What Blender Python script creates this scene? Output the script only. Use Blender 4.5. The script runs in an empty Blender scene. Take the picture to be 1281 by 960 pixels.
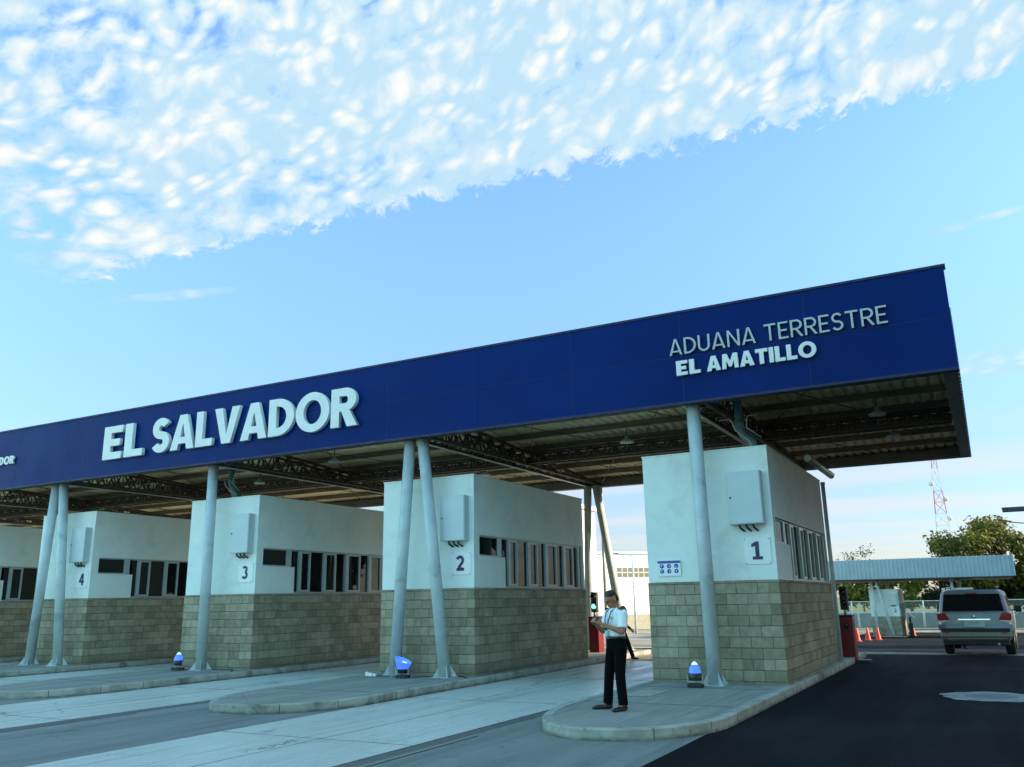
import bpy, bmesh, math, random
from mathutils import Vector, Matrix, noise
random.seed(7)
R_ = math.radians
sc = bpy.context.scene
COL = sc.collection

# ------------------------------------------------------------------ camera
cam_d = bpy.data.cameras.new("camera"); cam = bpy.data.objects.new("camera", cam_d); COL.objects.link(cam)
rgt = Vector((0.878, 0.478, -0.0172)).normalized()
fwd = Vector((-0.460, 0.853, 0.2483)).normalized()
upv = rgt.cross(fwd).normalized(); rgt = fwd.cross(upv).normalized()
M = Matrix((rgt, upv, -fwd)).transposed().to_4x4(); M.translation = Vector((0, 0, 1.72))
cam.matrix_world = M
cam_d.sensor_width = 36; cam_d.lens = 29.97; cam_d.clip_start = 0.05; cam_d.clip_end = 6000
sc.camera = cam

# ------------------------------------------------------------------ light
SUN_AZ = Vector((0.92, 0.38)); SUN_EL = R_(20)
az = math.atan2(SUN_AZ.x, SUN_AZ.y)
sd = Vector((math.sin(az) * math.cos(SUN_EL), math.cos(az) * math.cos(SUN_EL), math.sin(SUN_EL)))
sun_d = bpy.data.lights.new("sun", 'SUN'); sun = bpy.data.objects.new("sun", sun_d); COL.objects.link(sun)
sun_d.energy = 3.2; sun_d.angle = R_(0.5); sun_d.color = (1.0, 0.83, 0.60)
sun.rotation_euler = sd.to_track_quat('Z', 'Y').to_euler(); sun.location = (-60, 60, 60)
sc.view_settings.view_transform = 'Standard'; sc.view_settings.look = 'None'
sc.view_settings.gamma = 1; sc.view_settings.exposure = 1.75

world = bpy.data.worlds.new("World"); sc.world = world; world.use_nodes = True
WT = world.node_tree; WT.nodes.clear()
def N(t, kind, **kw):
    n = t.nodes.new(kind)
    for k, v in kw.items():
        if k in ('op', 'operation'): n.operation = v
        else: setattr(n, k, v)
    return n
class G:
    """tiny node-graph helper"""
    def __init__(s, t): s.t = t
    def put(s, sock, v):
        if isinstance(v, bpy.types.NodeSocket): s.t.links.new(v, sock)
        elif v is not None: sock.default_value = v
    def math(s, op, a, b=None, c=None, clamp=False):
        n = s.t.nodes.new('ShaderNodeMath'); n.operation = op; n.use_clamp = clamp
        s.put(n.inputs[0], a)
        if b is not None: s.put(n.inputs[1], b)
        if c is not None: s.put(n.inputs[2], c)
        return n.outputs[0]
    def vec(s, x, y, z):
        n = s.t.nodes.new('ShaderNodeCombineXYZ'); s.put(n.inputs[0], x); s.put(n.inputs[1], y); s.put(n.inputs[2], z); return n.outputs[0]
    def sep(s, v):
        n = s.t.nodes.new('ShaderNodeSeparateXYZ'); s.put(n.inputs[0], v); return n.outputs
    def noise(s, v, scale, detail=4, rough=.55, dist=0.0):
        n = s.t.nodes.new('ShaderNodeTexNoise'); s.put(n.inputs['Vector'], v)
        n.inputs['Scale'].default_value = scale; n.inputs['Detail'].default_value = detail
        n.inputs['Roughness'].default_value = rough; n.inputs['Distortion'].default_value = dist
        return n.outputs['Fac']
    def voronoi(s, v, scale, rnd=1.0, smooth=0.4):
        n = s.t.nodes.new('ShaderNodeTexVoronoi'); n.feature = 'SMOOTH_F1'; s.put(n.inputs['Vector'], v)
        n.inputs['Scale'].default_value = scale; n.inputs['Randomness'].default_value = rnd; n.inputs['Smoothness'].default_value = smooth
        return n.outputs['Distance']
    def ramp(s, v, a, b, c=0.0, d=1.0):
        n = s.t.nodes.new('ShaderNodeMapRange'); n.interpolation_type = 'SMOOTHSTEP'; s.put(n.inputs[0], v)
        n.inputs[1].default_value = a; n.inputs[2].default_value = b; n.inputs[3].default_value = c; n.inputs[4].default_value = d
        return n.outputs[0]
    def mix(s, f, a, b, typ='RGBA', blend='MIX'):
        n = s.t.nodes.new('ShaderNodeMix'); n.data_type = typ
        if typ == 'RGBA':
            n.blend_type = blend; s.put(n.inputs[0], f); s.put(n.inputs[6], a); s.put(n.inputs[7], b); return n.outputs[2]
        s.put(n.inputs[0], f); s.put(n.inputs[2], a); s.put(n.inputs[3], b); return n.outputs[0]

g = G(WT)
SKY_FRONT = (1.02, 1.28, 1.56, 1); SKY_BACK = (1.80, 2.55, 2.20, 1)
wout = N(WT, 'ShaderNodeOutputWorld'); bg = N(WT, 'ShaderNodeBackground')
sky = N(WT, 'ShaderNodeTexSky'); sky.sky_type = 'NISHITA'; sky.sun_disc = False
sky.sun_elevation = SUN_EL; sky.sun_rotation = az; sky.air_density = 1.0; sky.dust_density = 0.6; sky.ozone_density = 1.6
tc = N(WT, 'ShaderNodeTexCoord')
dx, dy, dz = g.sep(tc.outputs['Generated'])
zc = g.math('MAXIMUM', dz, 0.03)
px = g.math('DIVIDE', dx, zc); py = g.math('DIVIDE', dy, zc)
P2 = g.vec(px, py, 0)
# warped coordinates, streaks run along (0.75,0.66)
wx = g.math('ADD', g.math('MULTIPLY', px, 0.85), g.math('MULTIPLY', py, -0.5))
wy = g.math('ADD', g.math('MULTIPLY', px, 0.5), g.math('MULTIPLY', py, 0.85))
uu = g.math('ARCTAN2', px, py); rr_ = g.math('SQRT', g.math('ADD', g.math('MULTIPLY', px, px), g.math('MULTIPLY', py, py)))
vv_ = g.math('MULTIPLY', g.math('LOGARITHM', rr_, 2.718282), 0.56)
us = g.math('ADD', uu, g.math('MULTIPLY', vv_, 0.45))
PS = g.vec(us, vv_, 0.3)
nbig = g.noise(PS, 4.5, 3, .5)
warp = g.noise(PS, 14.0, 3, .5)
PW = g.vec(g.math('ADD', us, g.math('MULTIPLY', warp, 0.05)), g.math('ADD', g.math('MULTIPLY', vv_, .92), g.math('MULTIPLY', warp, 0.05)), 0.0)
cell = g.mix(g.ramp(g.noise(PS, 7.0, 2), .42, .60), g.voronoi(PW, 46.0, 1.0, .35), g.voronoi(PW, 27.0, 1.0, .45), 'FLOAT')
fine = g.noise(PW, 95.0, 6, .62)
mid = g.noise(PW, 26.0, 7, .66)
puff = g.math('SUBTRACT', 1.0, g.math('MULTIPLY', cell, 1.5))
dens = g.math('ADD', g.math('MULTIPLY', puff, 0.42), g.math('ADD', g.math('MULTIPLY', mid, 0.55), g.math('MULTIPLY', fine, 0.46)))
dens = g.math('ADD', dens, g.math('MULTIPLY', g.math('SUBTRACT', nbig, 0.5), 1.15))
# sheet edge : py < 1.72 + .1 px (ragged)
edge = g.math('SUBTRACT', g.math('ADD', 1.79, g.math('MULTIPLY', px, 0.10)), py)
edge = g.math('ADD', edge, g.math('MULTIPLY', g.math('SUBTRACT', mid, 0.5), 0.36))
edge = g.math('ADD', edge, g.math('MULTIPLY', g.math('SUBTRACT', fine, 0.5), 0.16))
m1 = g.ramp(edge, -0.01, 0.055)
edgeL = g.math('ADD', g.math('ADD', px, 2.45), g.math('MULTIPLY', g.math('SUBTRACT', nbig, 0.5), 0.9))
m2 = g.ramp(edgeL, -0.05, 0.35)
m3 = g.ramp(g.math('SQRT', g.math('ADD', g.math('MULTIPLY', g.math('ADD', px, .95), g.math('ADD', px, .95)), g.math('MULTIPLY', g.math('ADD', py, -1.25), g.math('ADD', py, -1.25)))), 0.15, 1.9, 0.22, 0.02)
mask = g.math('MULTIPLY', m1, m2)
cl = g.ramp(g.math('ADD', dens, m3), 0.38, 0.70)
cl = g.math('MULTIPLY', cl, mask)
# thin wisps
def wisp(cx, cy, sx, sy, slope, amt):
    u = g.math('SUBTRACT', px, cx); v = g.math('SUBTRACT', g.math('SUBTRACT', py, cy), g.math('MULTIPLY', u, slope))
    u = g.math('DIVIDE', u, sx); v = g.math('DIVIDE', v, sy)
    r2 = g.math('ADD', g.math('MULTIPLY', u, u), g.math('MULTIPLY', v, v))
    r2 = g.math('ADD', r2, g.math('MULTIPLY', g.math('SUBTRACT', mid, .5), 1.6))
    return g.ramp(r2, 1.2, 0.0, 0.0, amt)
w = g.math('MAXIMUM', wisp(0.12, 2.53, 0.20, 0.035, -0.3, 0.42), wisp(0.22, 4.25, 0.32, 0.30, 0.1, 0.5))
w = g.math('MAXIMUM', w, wisp(-2.25, 1.80, 0.25, 0.05, 0.3, 0.4))
hz = g.noise(g.vec(g.math('MULTIPLY', px, 0.25), g.math('MULTIPLY', py, 0.6), 4.0), 1.0, 3, .5)
band = g.math('MULTIPLY', g.ramp(dz, 0.20, 0.125), g.ramp(hz, 0.40, 0.62, 0.0, 0.45))
w = g.math('MAXIMUM', w, band)
w = g.math('MULTIPLY', w, g.ramp(dz, 0.0, 0.02))
cover = g.math('MULTIPLY', g.math('MAXIMUM', cl, w), g.ramp(dy, -.15, .30))
shade = g.ramp(g.math('ADD', g.math('MULTIPLY', puff, 0.45), g.math('MULTIPLY', mid, 0.8)), 0.40, 0.85)
CLOUD_A = (1.85, 2.75, 3.4, 1); CLOUD_B = (3.5, 3.55, 3.4, 1)
ccol = g.mix(g.ramp(dz, .10, .25), (3.25, 3.1, 2.85, 1), g.mix(shade, CLOUD_A, CLOUD_B))
skyc = g.mix(1.0, sky.outputs[0], g.mix(g.ramp(dy, -.25, .45), SKY_BACK, SKY_FRONT), blend='MULTIPLY')
skyc = g.mix(1.0, skyc, g.mix(g.ramp(dz, .02, .50), (.55, .475, .50, 1), (1.0, 1.0, 1.0, 1)), blend='MULTIPLY')
final = g.mix(cover, skyc, ccol)
WT.links.new(final, bg.inputs[0]); bg.inputs[1].default_value = 0.085
WT.links.new(bg.outputs[0], wout.inputs[0])
world.cycles.sampling_method = 'MANUAL'; world.cycles.sample_map_resolution = 1024

# ------------------------------------------------------------------ materials
def mat(name, color, rough=.6, metal=0.0, var=0.12, scale=3.0, bump=0.0, bscale=40.0, spec=None, coat=0.0, stretch=None, dirt=None, emit=None, estr=0.0):
    m = bpy.data.materials.new(name); m.use_nodes = True; t = m.node_tree; gg = G(t)
    b = t.nodes['Principled BSDF']
    tcn = t.nodes.new('ShaderNodeTexCoord'); v = tcn.outputs['Object']
    if stretch:
        mp = t.nodes.new('ShaderNodeMapping'); mp.inputs['Scale'].default_value = stretch; t.links.new(v, mp.inputs[0]); v = mp.outputs[0]
    nz = gg.noise(v, scale, 5, .6)
    c0 = tuple(max(0, c * (1 - var)) for c in color) + (1,); c1 = tuple(min(1, c * (1 + var)) for c in color) + (1,)
    colr = gg.mix(gg.ramp(nz, .3, .7), c0, c1)
    if dirt:
        dcol, amt, dsc = dirt
        nd = gg.noise(v, dsc, 6, .65, .6)
        colr = gg.mix(gg.ramp(nd, .52, .72, 0.0, amt), colr, tuple(dcol) + (1,))
    t.links.new(colr, b.inputs['Base Color'])
    rr = gg.ramp(gg.noise(v, scale * 2.3, 4), .3, .7, max(0, rough - .08), min(1, rough + .08)); t.links.new(rr, b.inputs['Roughness'])
    b.inputs['Metallic'].default_value = metal
    if spec is not None: b.inputs['Specular IOR Level'].default_value = spec
    b.inputs['Coat Weight'].default_value = coat
    if bump:
        bn = t.nodes.new('ShaderNodeBump'); bn.inputs['Strength'].default_value = min(1, bump); bn.inputs['Distance'].default_value = 0.02 * max(1, bump)
        t.links.new(gg.noise(v, bscale, 6, .65), bn.inputs['Height']); t.links.new(bn.outputs[0], b.inputs['Normal'])
    if emit:
        b.inputs['Emission Color'].default_value = tuple(emit) + (1,); b.inputs['Emission Strength'].default_value = estr
    return m

def block_mat():
    m = bpy.data.materials.new('split_face_block'); m.use_nodes = True; t = m.node_tree; gg = G(t); b = t.nodes['Principled BSDF']
    tcn = t.nodes.new('ShaderNodeTexCoord'); x, y, z = gg.sep(tcn.outputs['Object'])
    v = gg.vec(gg.math('ADD', x, y), gg.math('ADD', z, 0.0), 0.0)
    br = t.nodes.new('ShaderNodeTexBrick'); t.links.new(v, br.inputs['Vector'])
    br.inputs['Scale'].default_value = 1.0; br.inputs['Brick Width'].default_value = 0.41; br.inputs['Row Height'].default_value = 0.2
    br.inputs['Mortar Size'].default_value = 0.007; br.inputs['Mortar Smooth'].default_value = 0.4; br.offset = 0.5
    br.inputs['Color1'].default_value = (.27, .23, .15, 1); br.inputs['Color2'].default_value = (.45, .39, .27, 1); br.inputs['Mortar'].default_value = (.12, .105, .072, 1)
    ob = tcn.outputs['Object']
    n1 = gg.noise(ob, 7, 6, .7); n2 = gg.noise(ob, 45, 4, .7); n3 = gg.noise(ob, 1.1, 3)
    c = gg.mix(gg.ramp(n1, .3, .75, 0, .55), br.outputs['Color'], (.12, .105, .065, 1))
    c = gg.mix(gg.ramp(n2, .45, .8, 0, .5), c, (.42, .38, .26, 1))
    row = gg.math('FLOOR', gg.math('DIVIDE', z, .2)); ub = gg.math('FLOOR', gg.math('DIVIDE', gg.math('ADD', gg.math('ADD', x, y), gg.math('MULTIPLY', gg.math('MODULO', gg.math('ABSOLUTE', row), 2.0), -.205)), .41))
    wn = t.nodes.new('ShaderNodeTexWhiteNoise'); wn.noise_dimensions = '2D'; t.links.new(gg.vec(ub, row, 0.0), wn.inputs['Vector']); nb = wn.outputs['Value']
    c = gg.mix(gg.ramp(nb, .60, 1.0, 0, .38), c, (.50, .44, .31, 1)); c = gg.mix(gg.ramp(nb, .35, .0, 0, .38), c, (.13, .115, .075, 1))
    c = gg.mix(gg.ramp(n3, .45, .75, 0, .3), c, (.20, .21, .14, 1))
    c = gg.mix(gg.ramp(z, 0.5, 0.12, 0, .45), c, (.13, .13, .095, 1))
    t.links.new(c, b.inputs['Base Color']); b.inputs['Roughness'].default_value = .9
    h = gg.math('SUBTRACT', gg.math('ADD', gg.math('MULTIPLY', n1, .8), gg.math('MULTIPLY', n2, .35)), gg.math('MULTIPLY', br.outputs['Fac'], .9))
    bn = t.nodes.new('ShaderNodeBump'); bn.inputs['Strength'].default_value = 1; bn.inputs['Distance'].default_value = 0.035
    t.links.new(h, bn.inputs['Height']); t.links.new(bn.outputs[0], b.inputs['Normal'])
    return m

def glass_mat(name, tint=(.02, .025, .025), refl=.32):
    m = bpy.data.materials.new(name); m.use_nodes = True; t = m.node_tree; t.nodes.clear(); gg = G(t)
    out = t.nodes.new('ShaderNodeOutputMaterial'); gl = t.nodes.new('ShaderNodeBsdfGlossy'); gl.inputs['Roughness'].default_value = .015; gl.inputs['Color'].default_value = (.32, .34, .31, 1)
    df = t.nodes.new('ShaderNodeBsdfDiffuse'); df.inputs['Color'].default_value = tint + (1,)
    tr = t.nodes.new('ShaderNodeBsdfTransparent'); tr.inputs['Color'].default_value = (.12, .14, .13, 1)
    m1 = t.nodes.new('ShaderNodeMixShader'); m1.inputs[0].default_value = .45; t.links.new(df.outputs[0], m1.inputs[1]); t.links.new(tr.outputs[0], m1.inputs[2])
    fr = t.nodes.new('ShaderNodeFresnel'); fr.inputs[0].default_value = 1.55
    f = gg.math('ADD', fr.outputs[0], refl * .15, clamp=True)
    m2 = t.nodes.new('ShaderNodeMixShader'); t.links.new(f, m2.inputs[0]); t.links.new(m1.outputs[0], m2.inputs[1]); t.links.new(gl.outputs[0], m2.inputs[2])
    t.links.new(m2.outputs[0], out.inputs[0]); return m

def leaf_mat(name, a, b_):
    m = bpy.data.materials.new(name); m.use_nodes = True; t = m.node_tree; gg = G(t); b = t.nodes['Principled BSDF']
    tcn = t.nodes.new('ShaderNodeTexCoord'); n = gg.noise(tcn.outputs['Object'], .55, 4, .6); n2 = gg.noise(tcn.outputs['Object'], 5, 3)
    c = gg.mix(gg.ramp(gg.math('ADD', gg.math('MULTIPLY', n, .6), gg.math('MULTIPLY', n2, .4)), .35, .65), a + (1,), b_ + (1,))
    t.links.new(c, b.inputs['Base Color']); b.inputs['Roughness'].default_value = .65
    tl = t.nodes.new('ShaderNodeBsdfTranslucent'); t.links.new(c, tl.inputs[0])
    mx = t.nodes.new('ShaderNodeMixShader'); mx.inputs[0].default_value = .35
    out = t.nodes['Material Output']; t.links.new(b.outputs[0], mx.inputs[1]); t.links.new(tl.outputs[0], mx.inputs[2]); t.links.new(mx.outputs[0], out.inputs[0])
    return m

def asphalt_mat(name, base, cracks=True):
    m = bpy.data.materials.new(name); m.use_nodes = True; t = m.node_tree; gg = G(t); b = t.nodes['Principled BSDF']
    v = t.nodes.new('ShaderNodeTexCoord').outputs['Object']
    n1 = gg.noise(v, 130, 3, .8); n2 = gg.noise(v, .45, 5, .6); mp = t.nodes.new('ShaderNodeMapping'); mp.inputs['Scale'].default_value = (1.2, .12, 1); t.links.new(v, mp.inputs[0])
    n3 = gg.noise(mp.outputs[0], 1.2, 4, .6)
    c = gg.mix(gg.ramp(n1, .3, .75), tuple(x * .6 for x in base) + (1,), tuple(x * 1.7 for x in base) + (1,))
    c = gg.mix(gg.ramp(n2, .4, .7, 0, .5), c, tuple(x * 1.5 for x in base) + (1,))
    c = gg.mix(gg.ramp(n3, .45, .7, 0, .5), c, tuple(x * .55 for x in base) + (1,))
    n5 = gg.noise(v, 28, 3, .6); c = gg.mix(gg.ramp(n5, .66, .74, 0, .5), c, tuple(min(1, x * 5) for x in base) + (1,))
    n6 = gg.noise(v, .16, 4, .6, .5); c = gg.mix(gg.ramp(n6, .48, .60, 0, .5), c, tuple(x * 2.3 for x in base) + (1,))
    t.links.new(c, b.inputs['Base Color']); t.links.new(gg.ramp(n3, .3, .7, .85, 1.0), b.inputs['Roughness']); b.inputs['Specular IOR Level'].default_value = .05
    bn = t.nodes.new('ShaderNodeBump'); bn.inputs['Strength'].default_value = .6; bn.inputs['Distance'].default_value = .006
    t.links.new(n1, bn.inputs['Height']); t.links.new(bn.outputs[0], b.inputs['Normal']); return m

def lane_mat(name, base, stain, rough, tread=False):
    m = bpy.data.materials.new(name); m.use_nodes = True; t = m.node_tree; gg = G(t); b = t.nodes['Principled BSDF']
    v = t.nodes.new('ShaderNodeTexCoord').outputs['Object']; x, y, z = gg.sep(v)
    mp = t.nodes.new('ShaderNodeMapping'); mp.inputs['Scale'].default_value = (1.6, .16, 1); t.links.new(v, mp.inputs[0])
    n1 = gg.noise(mp.outputs[0], 1.3, 6, .65, .4); n2 = gg.noise(v, 2.2, 7, .7); n3 = gg.noise(v, 60, 3, .7); n4 = gg.noise(v, .7, 4, .6, .5)
    c = gg.mix(gg.ramp(n1, .35, .72, 0, .75), base + (1,), stain + (1,))
    c = gg.mix(gg.ramp(n2, .5, .8, 0, .5), c, tuple(k * .7 for k in stain) + (1,))
    c = gg.mix(gg.ramp(n3, .3, .8, 0, .3), c, tuple(min(1, k * 1.25) for k in base) + (1,))
    c = gg.mix(gg.ramp(n4, .62, .74, 0, .5), c, tuple(k * .5 for k in stain) + (1,))
    mp2 = t.nodes.new('ShaderNodeMapping'); mp2.inputs['Scale'].default_value = (3.2, .07, 1); t.links.new(v, mp2.inputs[0])
    n5 = gg.noise(mp2.outputs[0], 1.6, 5, .7); c = gg.mix(gg.ramp(n5, .50, .72, 0, .55), c, tuple(k * .45 for k in stain) + (1,))
    vo = t.nodes.new('ShaderNodeTexVoronoi'); vo.feature = 'DISTANCE_TO_EDGE'; vo.inputs['Scale'].default_value = .38
    wv = gg.noise(v, 1.7, 6, .7); xs, ys, zs = x, y, z
    gg.put(vo.inputs['Vector'], gg.vec(gg.math('ADD', x, gg.math('MULTIPLY', wv, 1.3)), gg.math('ADD', y, gg.math('MULTIPLY', wv, -1.1)), 0.0))
    ck = gg.math('MULTIPLY', gg.ramp(vo.outputs['Distance'], .0035, .001), gg.ramp(n4, .42, .55)); c = gg.mix(gg.math('MULTIPLY', ck, .7), c, (.05, .05, .045, 1))
    oil = gg.noise(v, 1.1, 3, .5, .8); c = gg.mix(gg.ramp(oil, .70, .78, 0, .6), c, tuple(k * .4 for k in stain) + (1,))
    t.links.new(c, b.inputs['Base Color']); t.links.new(gg.ramp(n1, .3, .7, rough - .12, rough + .15), b.inputs['Roughness'])
    bn = t.nodes.new('ShaderNodeBump'); bn.inputs['Strength'].default_value = .5; bn.inputs['Distance'].default_value = .004
    h = n3
    if tread:
        cx_ = gg.math('SINE', gg.math('MULTIPLY', gg.math('ADD', x, y), 70)); cy_ = gg.math('SINE', gg.math('MULTIPLY', gg.math('SUBTRACT', x, y), 70))
        msk = gg.ramp(gg.noise(v, .5, 2), .48, .55)
        h = gg.math('ADD', gg.math('MULTIPLY', gg.math('MULTIPLY', gg.math('MULTIPLY', cx_, cy_), msk), .6), n3)
    t.links.new(h, bn.inputs['Height']); t.links.new(bn.outputs[0], b.inputs['Normal']); return m

def mesh_wire_mat():
    m = bpy.data.materials.new('chain_link_wire'); m.use_nodes = True; t = m.node_tree; gg = G(t); b = t.nodes['Principled BSDF']
    b.inputs['Base Color'].default_value = (.42, .44, .40, 1); b.inputs['Roughness'].default_value = .5; b.inputs['Metallic'].default_value = .3
    v = t.nodes.new('ShaderNodeTexCoord').outputs['Object']; x, y, z = gg.sep(v)
    a = gg.math('ABSOLUTE', gg.math('SINE', gg.math('MULTIPLY', gg.math('ADD', x, z), 20))); c = gg.math('ABSOLUTE', gg.math('SINE', gg.math('MULTIPLY', gg.math('SUBTRACT', x, z), 20)))
    k = gg.math('LESS_THAN', gg.math('MINIMUM', a, c), .12)
    tr = t.nodes.new('ShaderNodeBsdfTransparent'); mx = t.nodes.new('ShaderNodeMixShader'); t.links.new(k, mx.inputs[0]); t.links.new(tr.outputs[0], mx.inputs[1]); t.links.new(b.outputs[0], mx.inputs[2])
    t.links.new(mx.outputs[0], t.nodes['Material Output'].inputs[0]); return m

MT = dict(
    fascia=mat('blue_composite_panel', (.0002, .0175, .125), .34, var=.12, scale=.35, bump=.05, bscale=.7, spec=.06),
    seam=mat('panel_seam', (.003, .008, .05), .6),
    letter=mat('letter_face', (.74, .75, .72), .45, var=.05),
    letter_thin=mat('letter_face_grey', (.46, .48, .47), .45, var=.06),
    column=mat('grey_painted_steel', (.46, .53, .53), .42, var=.10, scale=2.2, dirt=((.22, .25, .26), .6, 1.6)),
    steel=mat('dark_truss_steel', (.045, .036, .024), .55, var=.3),
    purlin=mat('purlin_steel', (.15, .125, .075), .5, metal=.2, var=.3, stretch=(.3, 3, 3)),
    deck=mat('roof_deck', (.78, .68, .42), .5, var=.22, scale=1.1, stretch=(.4, 2, 1)),
    edgebeam=mat('edge_beam', (.10, .10, .09), .5, var=.2),
    plaster=mat('white_plaster', (.73, .79, .745), .75, var=.04, scale=1.4, bump=.12, bscale=60, dirt=((.50, .52, .46), .5, .8)),
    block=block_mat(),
    frame=mat('window_aluminium', (.36, .43, .43), .38, metal=.1, var=.05),
    glass=glass_mat('tinted_glass'),
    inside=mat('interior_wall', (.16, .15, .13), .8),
    cabinet=mat('cabinet_paint', (.50, .58, .59), .38, var=.03),
    plate=mat('number_plate', (.74, .78, .78), .30, var=.03),
    navy=mat('navy_vinyl', (.008, .010, .09), .45),
    blue=mat('sign_blue', (.02, .07, .33), .4),
    black=mat('black_rubber', (.012, .012, .013), .55),
    darkmetal=mat('dark_metal', (.035, .04, .045), .35, metal=.5),
    chrome=mat('bright_metal', (.6, .62, .63), .15, metal=1.0, var=.03),
    galv=mat('galvanised_pipe', (.36, .40, .40), .42, metal=.4, var=.12),
    duct=mat('pvc_downpipe', (.10, .20, .24), .4, var=.1),
    red=mat('red_paint', (.16, .004, .009), .38, var=.1),
    cone=mat('cone_orange', (.75, .028, .006), .5, var=.08),
    conewhite=mat('cone_band', (.75, .75, .72), .45),
    concrete=lane_mat('island_concrete', (.27, .28, .25), (.15, .16, .145), .78),
    kerb=mat('kerb_face', (.33, .34, .29), .85, var=.25, scale=2.2, bump=.3, bscale=30, dirt=((.10, .10, .075), .85, 1.7)),
    lane=lane_mat('polished_concrete', (.60, .64, .59), (.40, .45, .42), .34, True),
    patch=lane_mat('old_concrete', (.19, .215, .20), (.11, .13, .122), .85),
    asphalt=asphalt_mat('asphalt', (.0085, .0100, .0115)),
    yard=asphalt_mat('yard_asphalt', (.22, .20, .16)),
    dirtg=mat('dry_ground', (.26, .22, .11), .95, var=.3, scale=.8, bump=.4, bscale=8),
    grass=mat('field_grass', (.10, .12, .035), .95, var=.4, scale=.1),
    groove=mat('drain_groove', (.02, .021, .02), .8),
    grate=mat('drain_grate', (.10, .11, .105), .6, var=.3, stretch=(1, 12, 1)),
    pale=mat('pale_paint', (.26, .27, .24), .8, var=.3, scale=9, dirt=((.03, .03, .03), .9, 4)),
    lid=mat('utility_lid', (.33, .33, .27), .7, var=.2, scale=6, dirt=((.15, .15, .13), .5, 6)),
    skin=mat('skin', (.36, .15, .075), .5, var=.06),
    skin2=mat('skin_dark', (.20, .10, .06), .5, var=.06),
    hair=mat('black_hair', (.008, .007, .006), .5),
    shirt=mat('white_shirt', (.80, .81, .82), .8, var=.05, scale=9, bump=.3, bscale=9),
    trousers=mat('black_cloth', (.003, .003, .004), .95, spec=.1, bump=.2, bscale=12),
    dark_jacket=mat('dark_jacket', (.006, .007, .012), .8, bump=.2, bscale=12),
    shoe=mat('shoe_leather', (.010, .009, .009), .3),
    lanyard=mat('lanyard_ribbon', (.02, .06, .16), .6),
    badge=mat('badge_card', (.25, .62, .68), .4),
    gold=mat('gold_thread', (.45, .36, .06), .5),
    carpaint=mat('silver_paint', (.19, .205, .225), .34, metal=.35, var=.01, scale=.2, coat=.2),
    carlow=mat('bumper_champagne', (.23, .23, .19), .38, metal=.3, var=.03, coat=.3),
    carglass=mat('car_glass', (.006, .007, .009), .05, spec=.7, coat=.2),
    tail=mat('tail_lamp', (.36, .004, .006), .3, spec=.2),
    clearlens=mat('clear_lens', (.6, .6, .62), .1, coat=.5),
    tyre=mat('tyre', (.010, .010, .010), .8),
    plate2=mat('licence_plate', (.42, .50, .44), .4),
    bark=mat('bark', (.10, .075, .05), .9, var=.3, scale=2, bump=.5, bscale=8),
    leafA=leaf_mat('leaf_yellow_green', (.06, .075, .010), (.18, .175, .022)),
    leafB=leaf_mat('leaf_dark', (.018, .030, .010), (.045, .062, .018)),
    leafC=leaf_mat('leaf_bright', (.14, .17, .018), (.27, .27, .03)),
    wall=mat('boundary_block', (.21, .21, .195), .85, var=.12, scale=.6),
    wire=mesh_wire_mat(),
    post=mat('fence_post', (.55, .56, .52), .6, var=.15),
    farwhite=mat('warehouse_cladding', (.86, .85, .80), .55, var=.02),
    farbase=mat('warehouse_base', (.40, .34, .24), .8),
    farwin=mat('warehouse_window', (.20, .17, .11), .3),
    sheet=mat('corrugated_sheet', (.33, .42, .46), .42, metal=.15, var=.07, scale=.6),
    towerred=mat('tower_red', (.55, .05, .03), .6), towerwhite=mat('tower_white', (.7, .66, .62), .6),
    solar=mat('solar_panel', (.006, .010, .012), .6, spec=.1), 
    green_lamp=mat('green_signal', (.1, .6, .4), .3, emit=(.12, 1.0, .6), estr=1.2),
    glow=mat('blue_glow', (.1, .15, .7), .3, emit=(.05, .17, 1.0), estr=.32),
    glowtip=mat('blue_white_glow', (.5, .7, 1), .3, emit=(.28, .62, 1.0), estr=.8),
)

_t = MT['kerb'].node_tree; _g = G(_t); _b = _t.nodes['Principled BSDF']; _v = _t.nodes.new('ShaderNodeTexCoord').outputs['Object']
_x, _y, _z = _g.sep(_v); _src = _b.inputs['Base Color'].links[0].from_socket
_fr = _g.math('FRACT', _g.math('ADD', _g.math('MULTIPLY', _y, .95), _g.math('MULTIPLY', _x, .35)))
_c = _g.mix(_g.math('MULTIPLY', _g.math('LESS_THAN', _fr, .014), .85), _src, (.03, .03, .025, 1))
_c = _g.mix(_g.math('MULTIPLY', _g.ramp(_z, .07, .0), _g.ramp(_g.noise(_v, 3.0, 5, .7), .3, .6, .2, .85)), _c, (.045, .045, .035, 1))
_c = _g.mix(_g.ramp(_g.noise(_v, 5.5, 6, .75), .55, .68, 0, .6), _c, (.09, .10, .06, 1))
_t.links.new(_c, _b.inputs['Base Color'])

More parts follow.
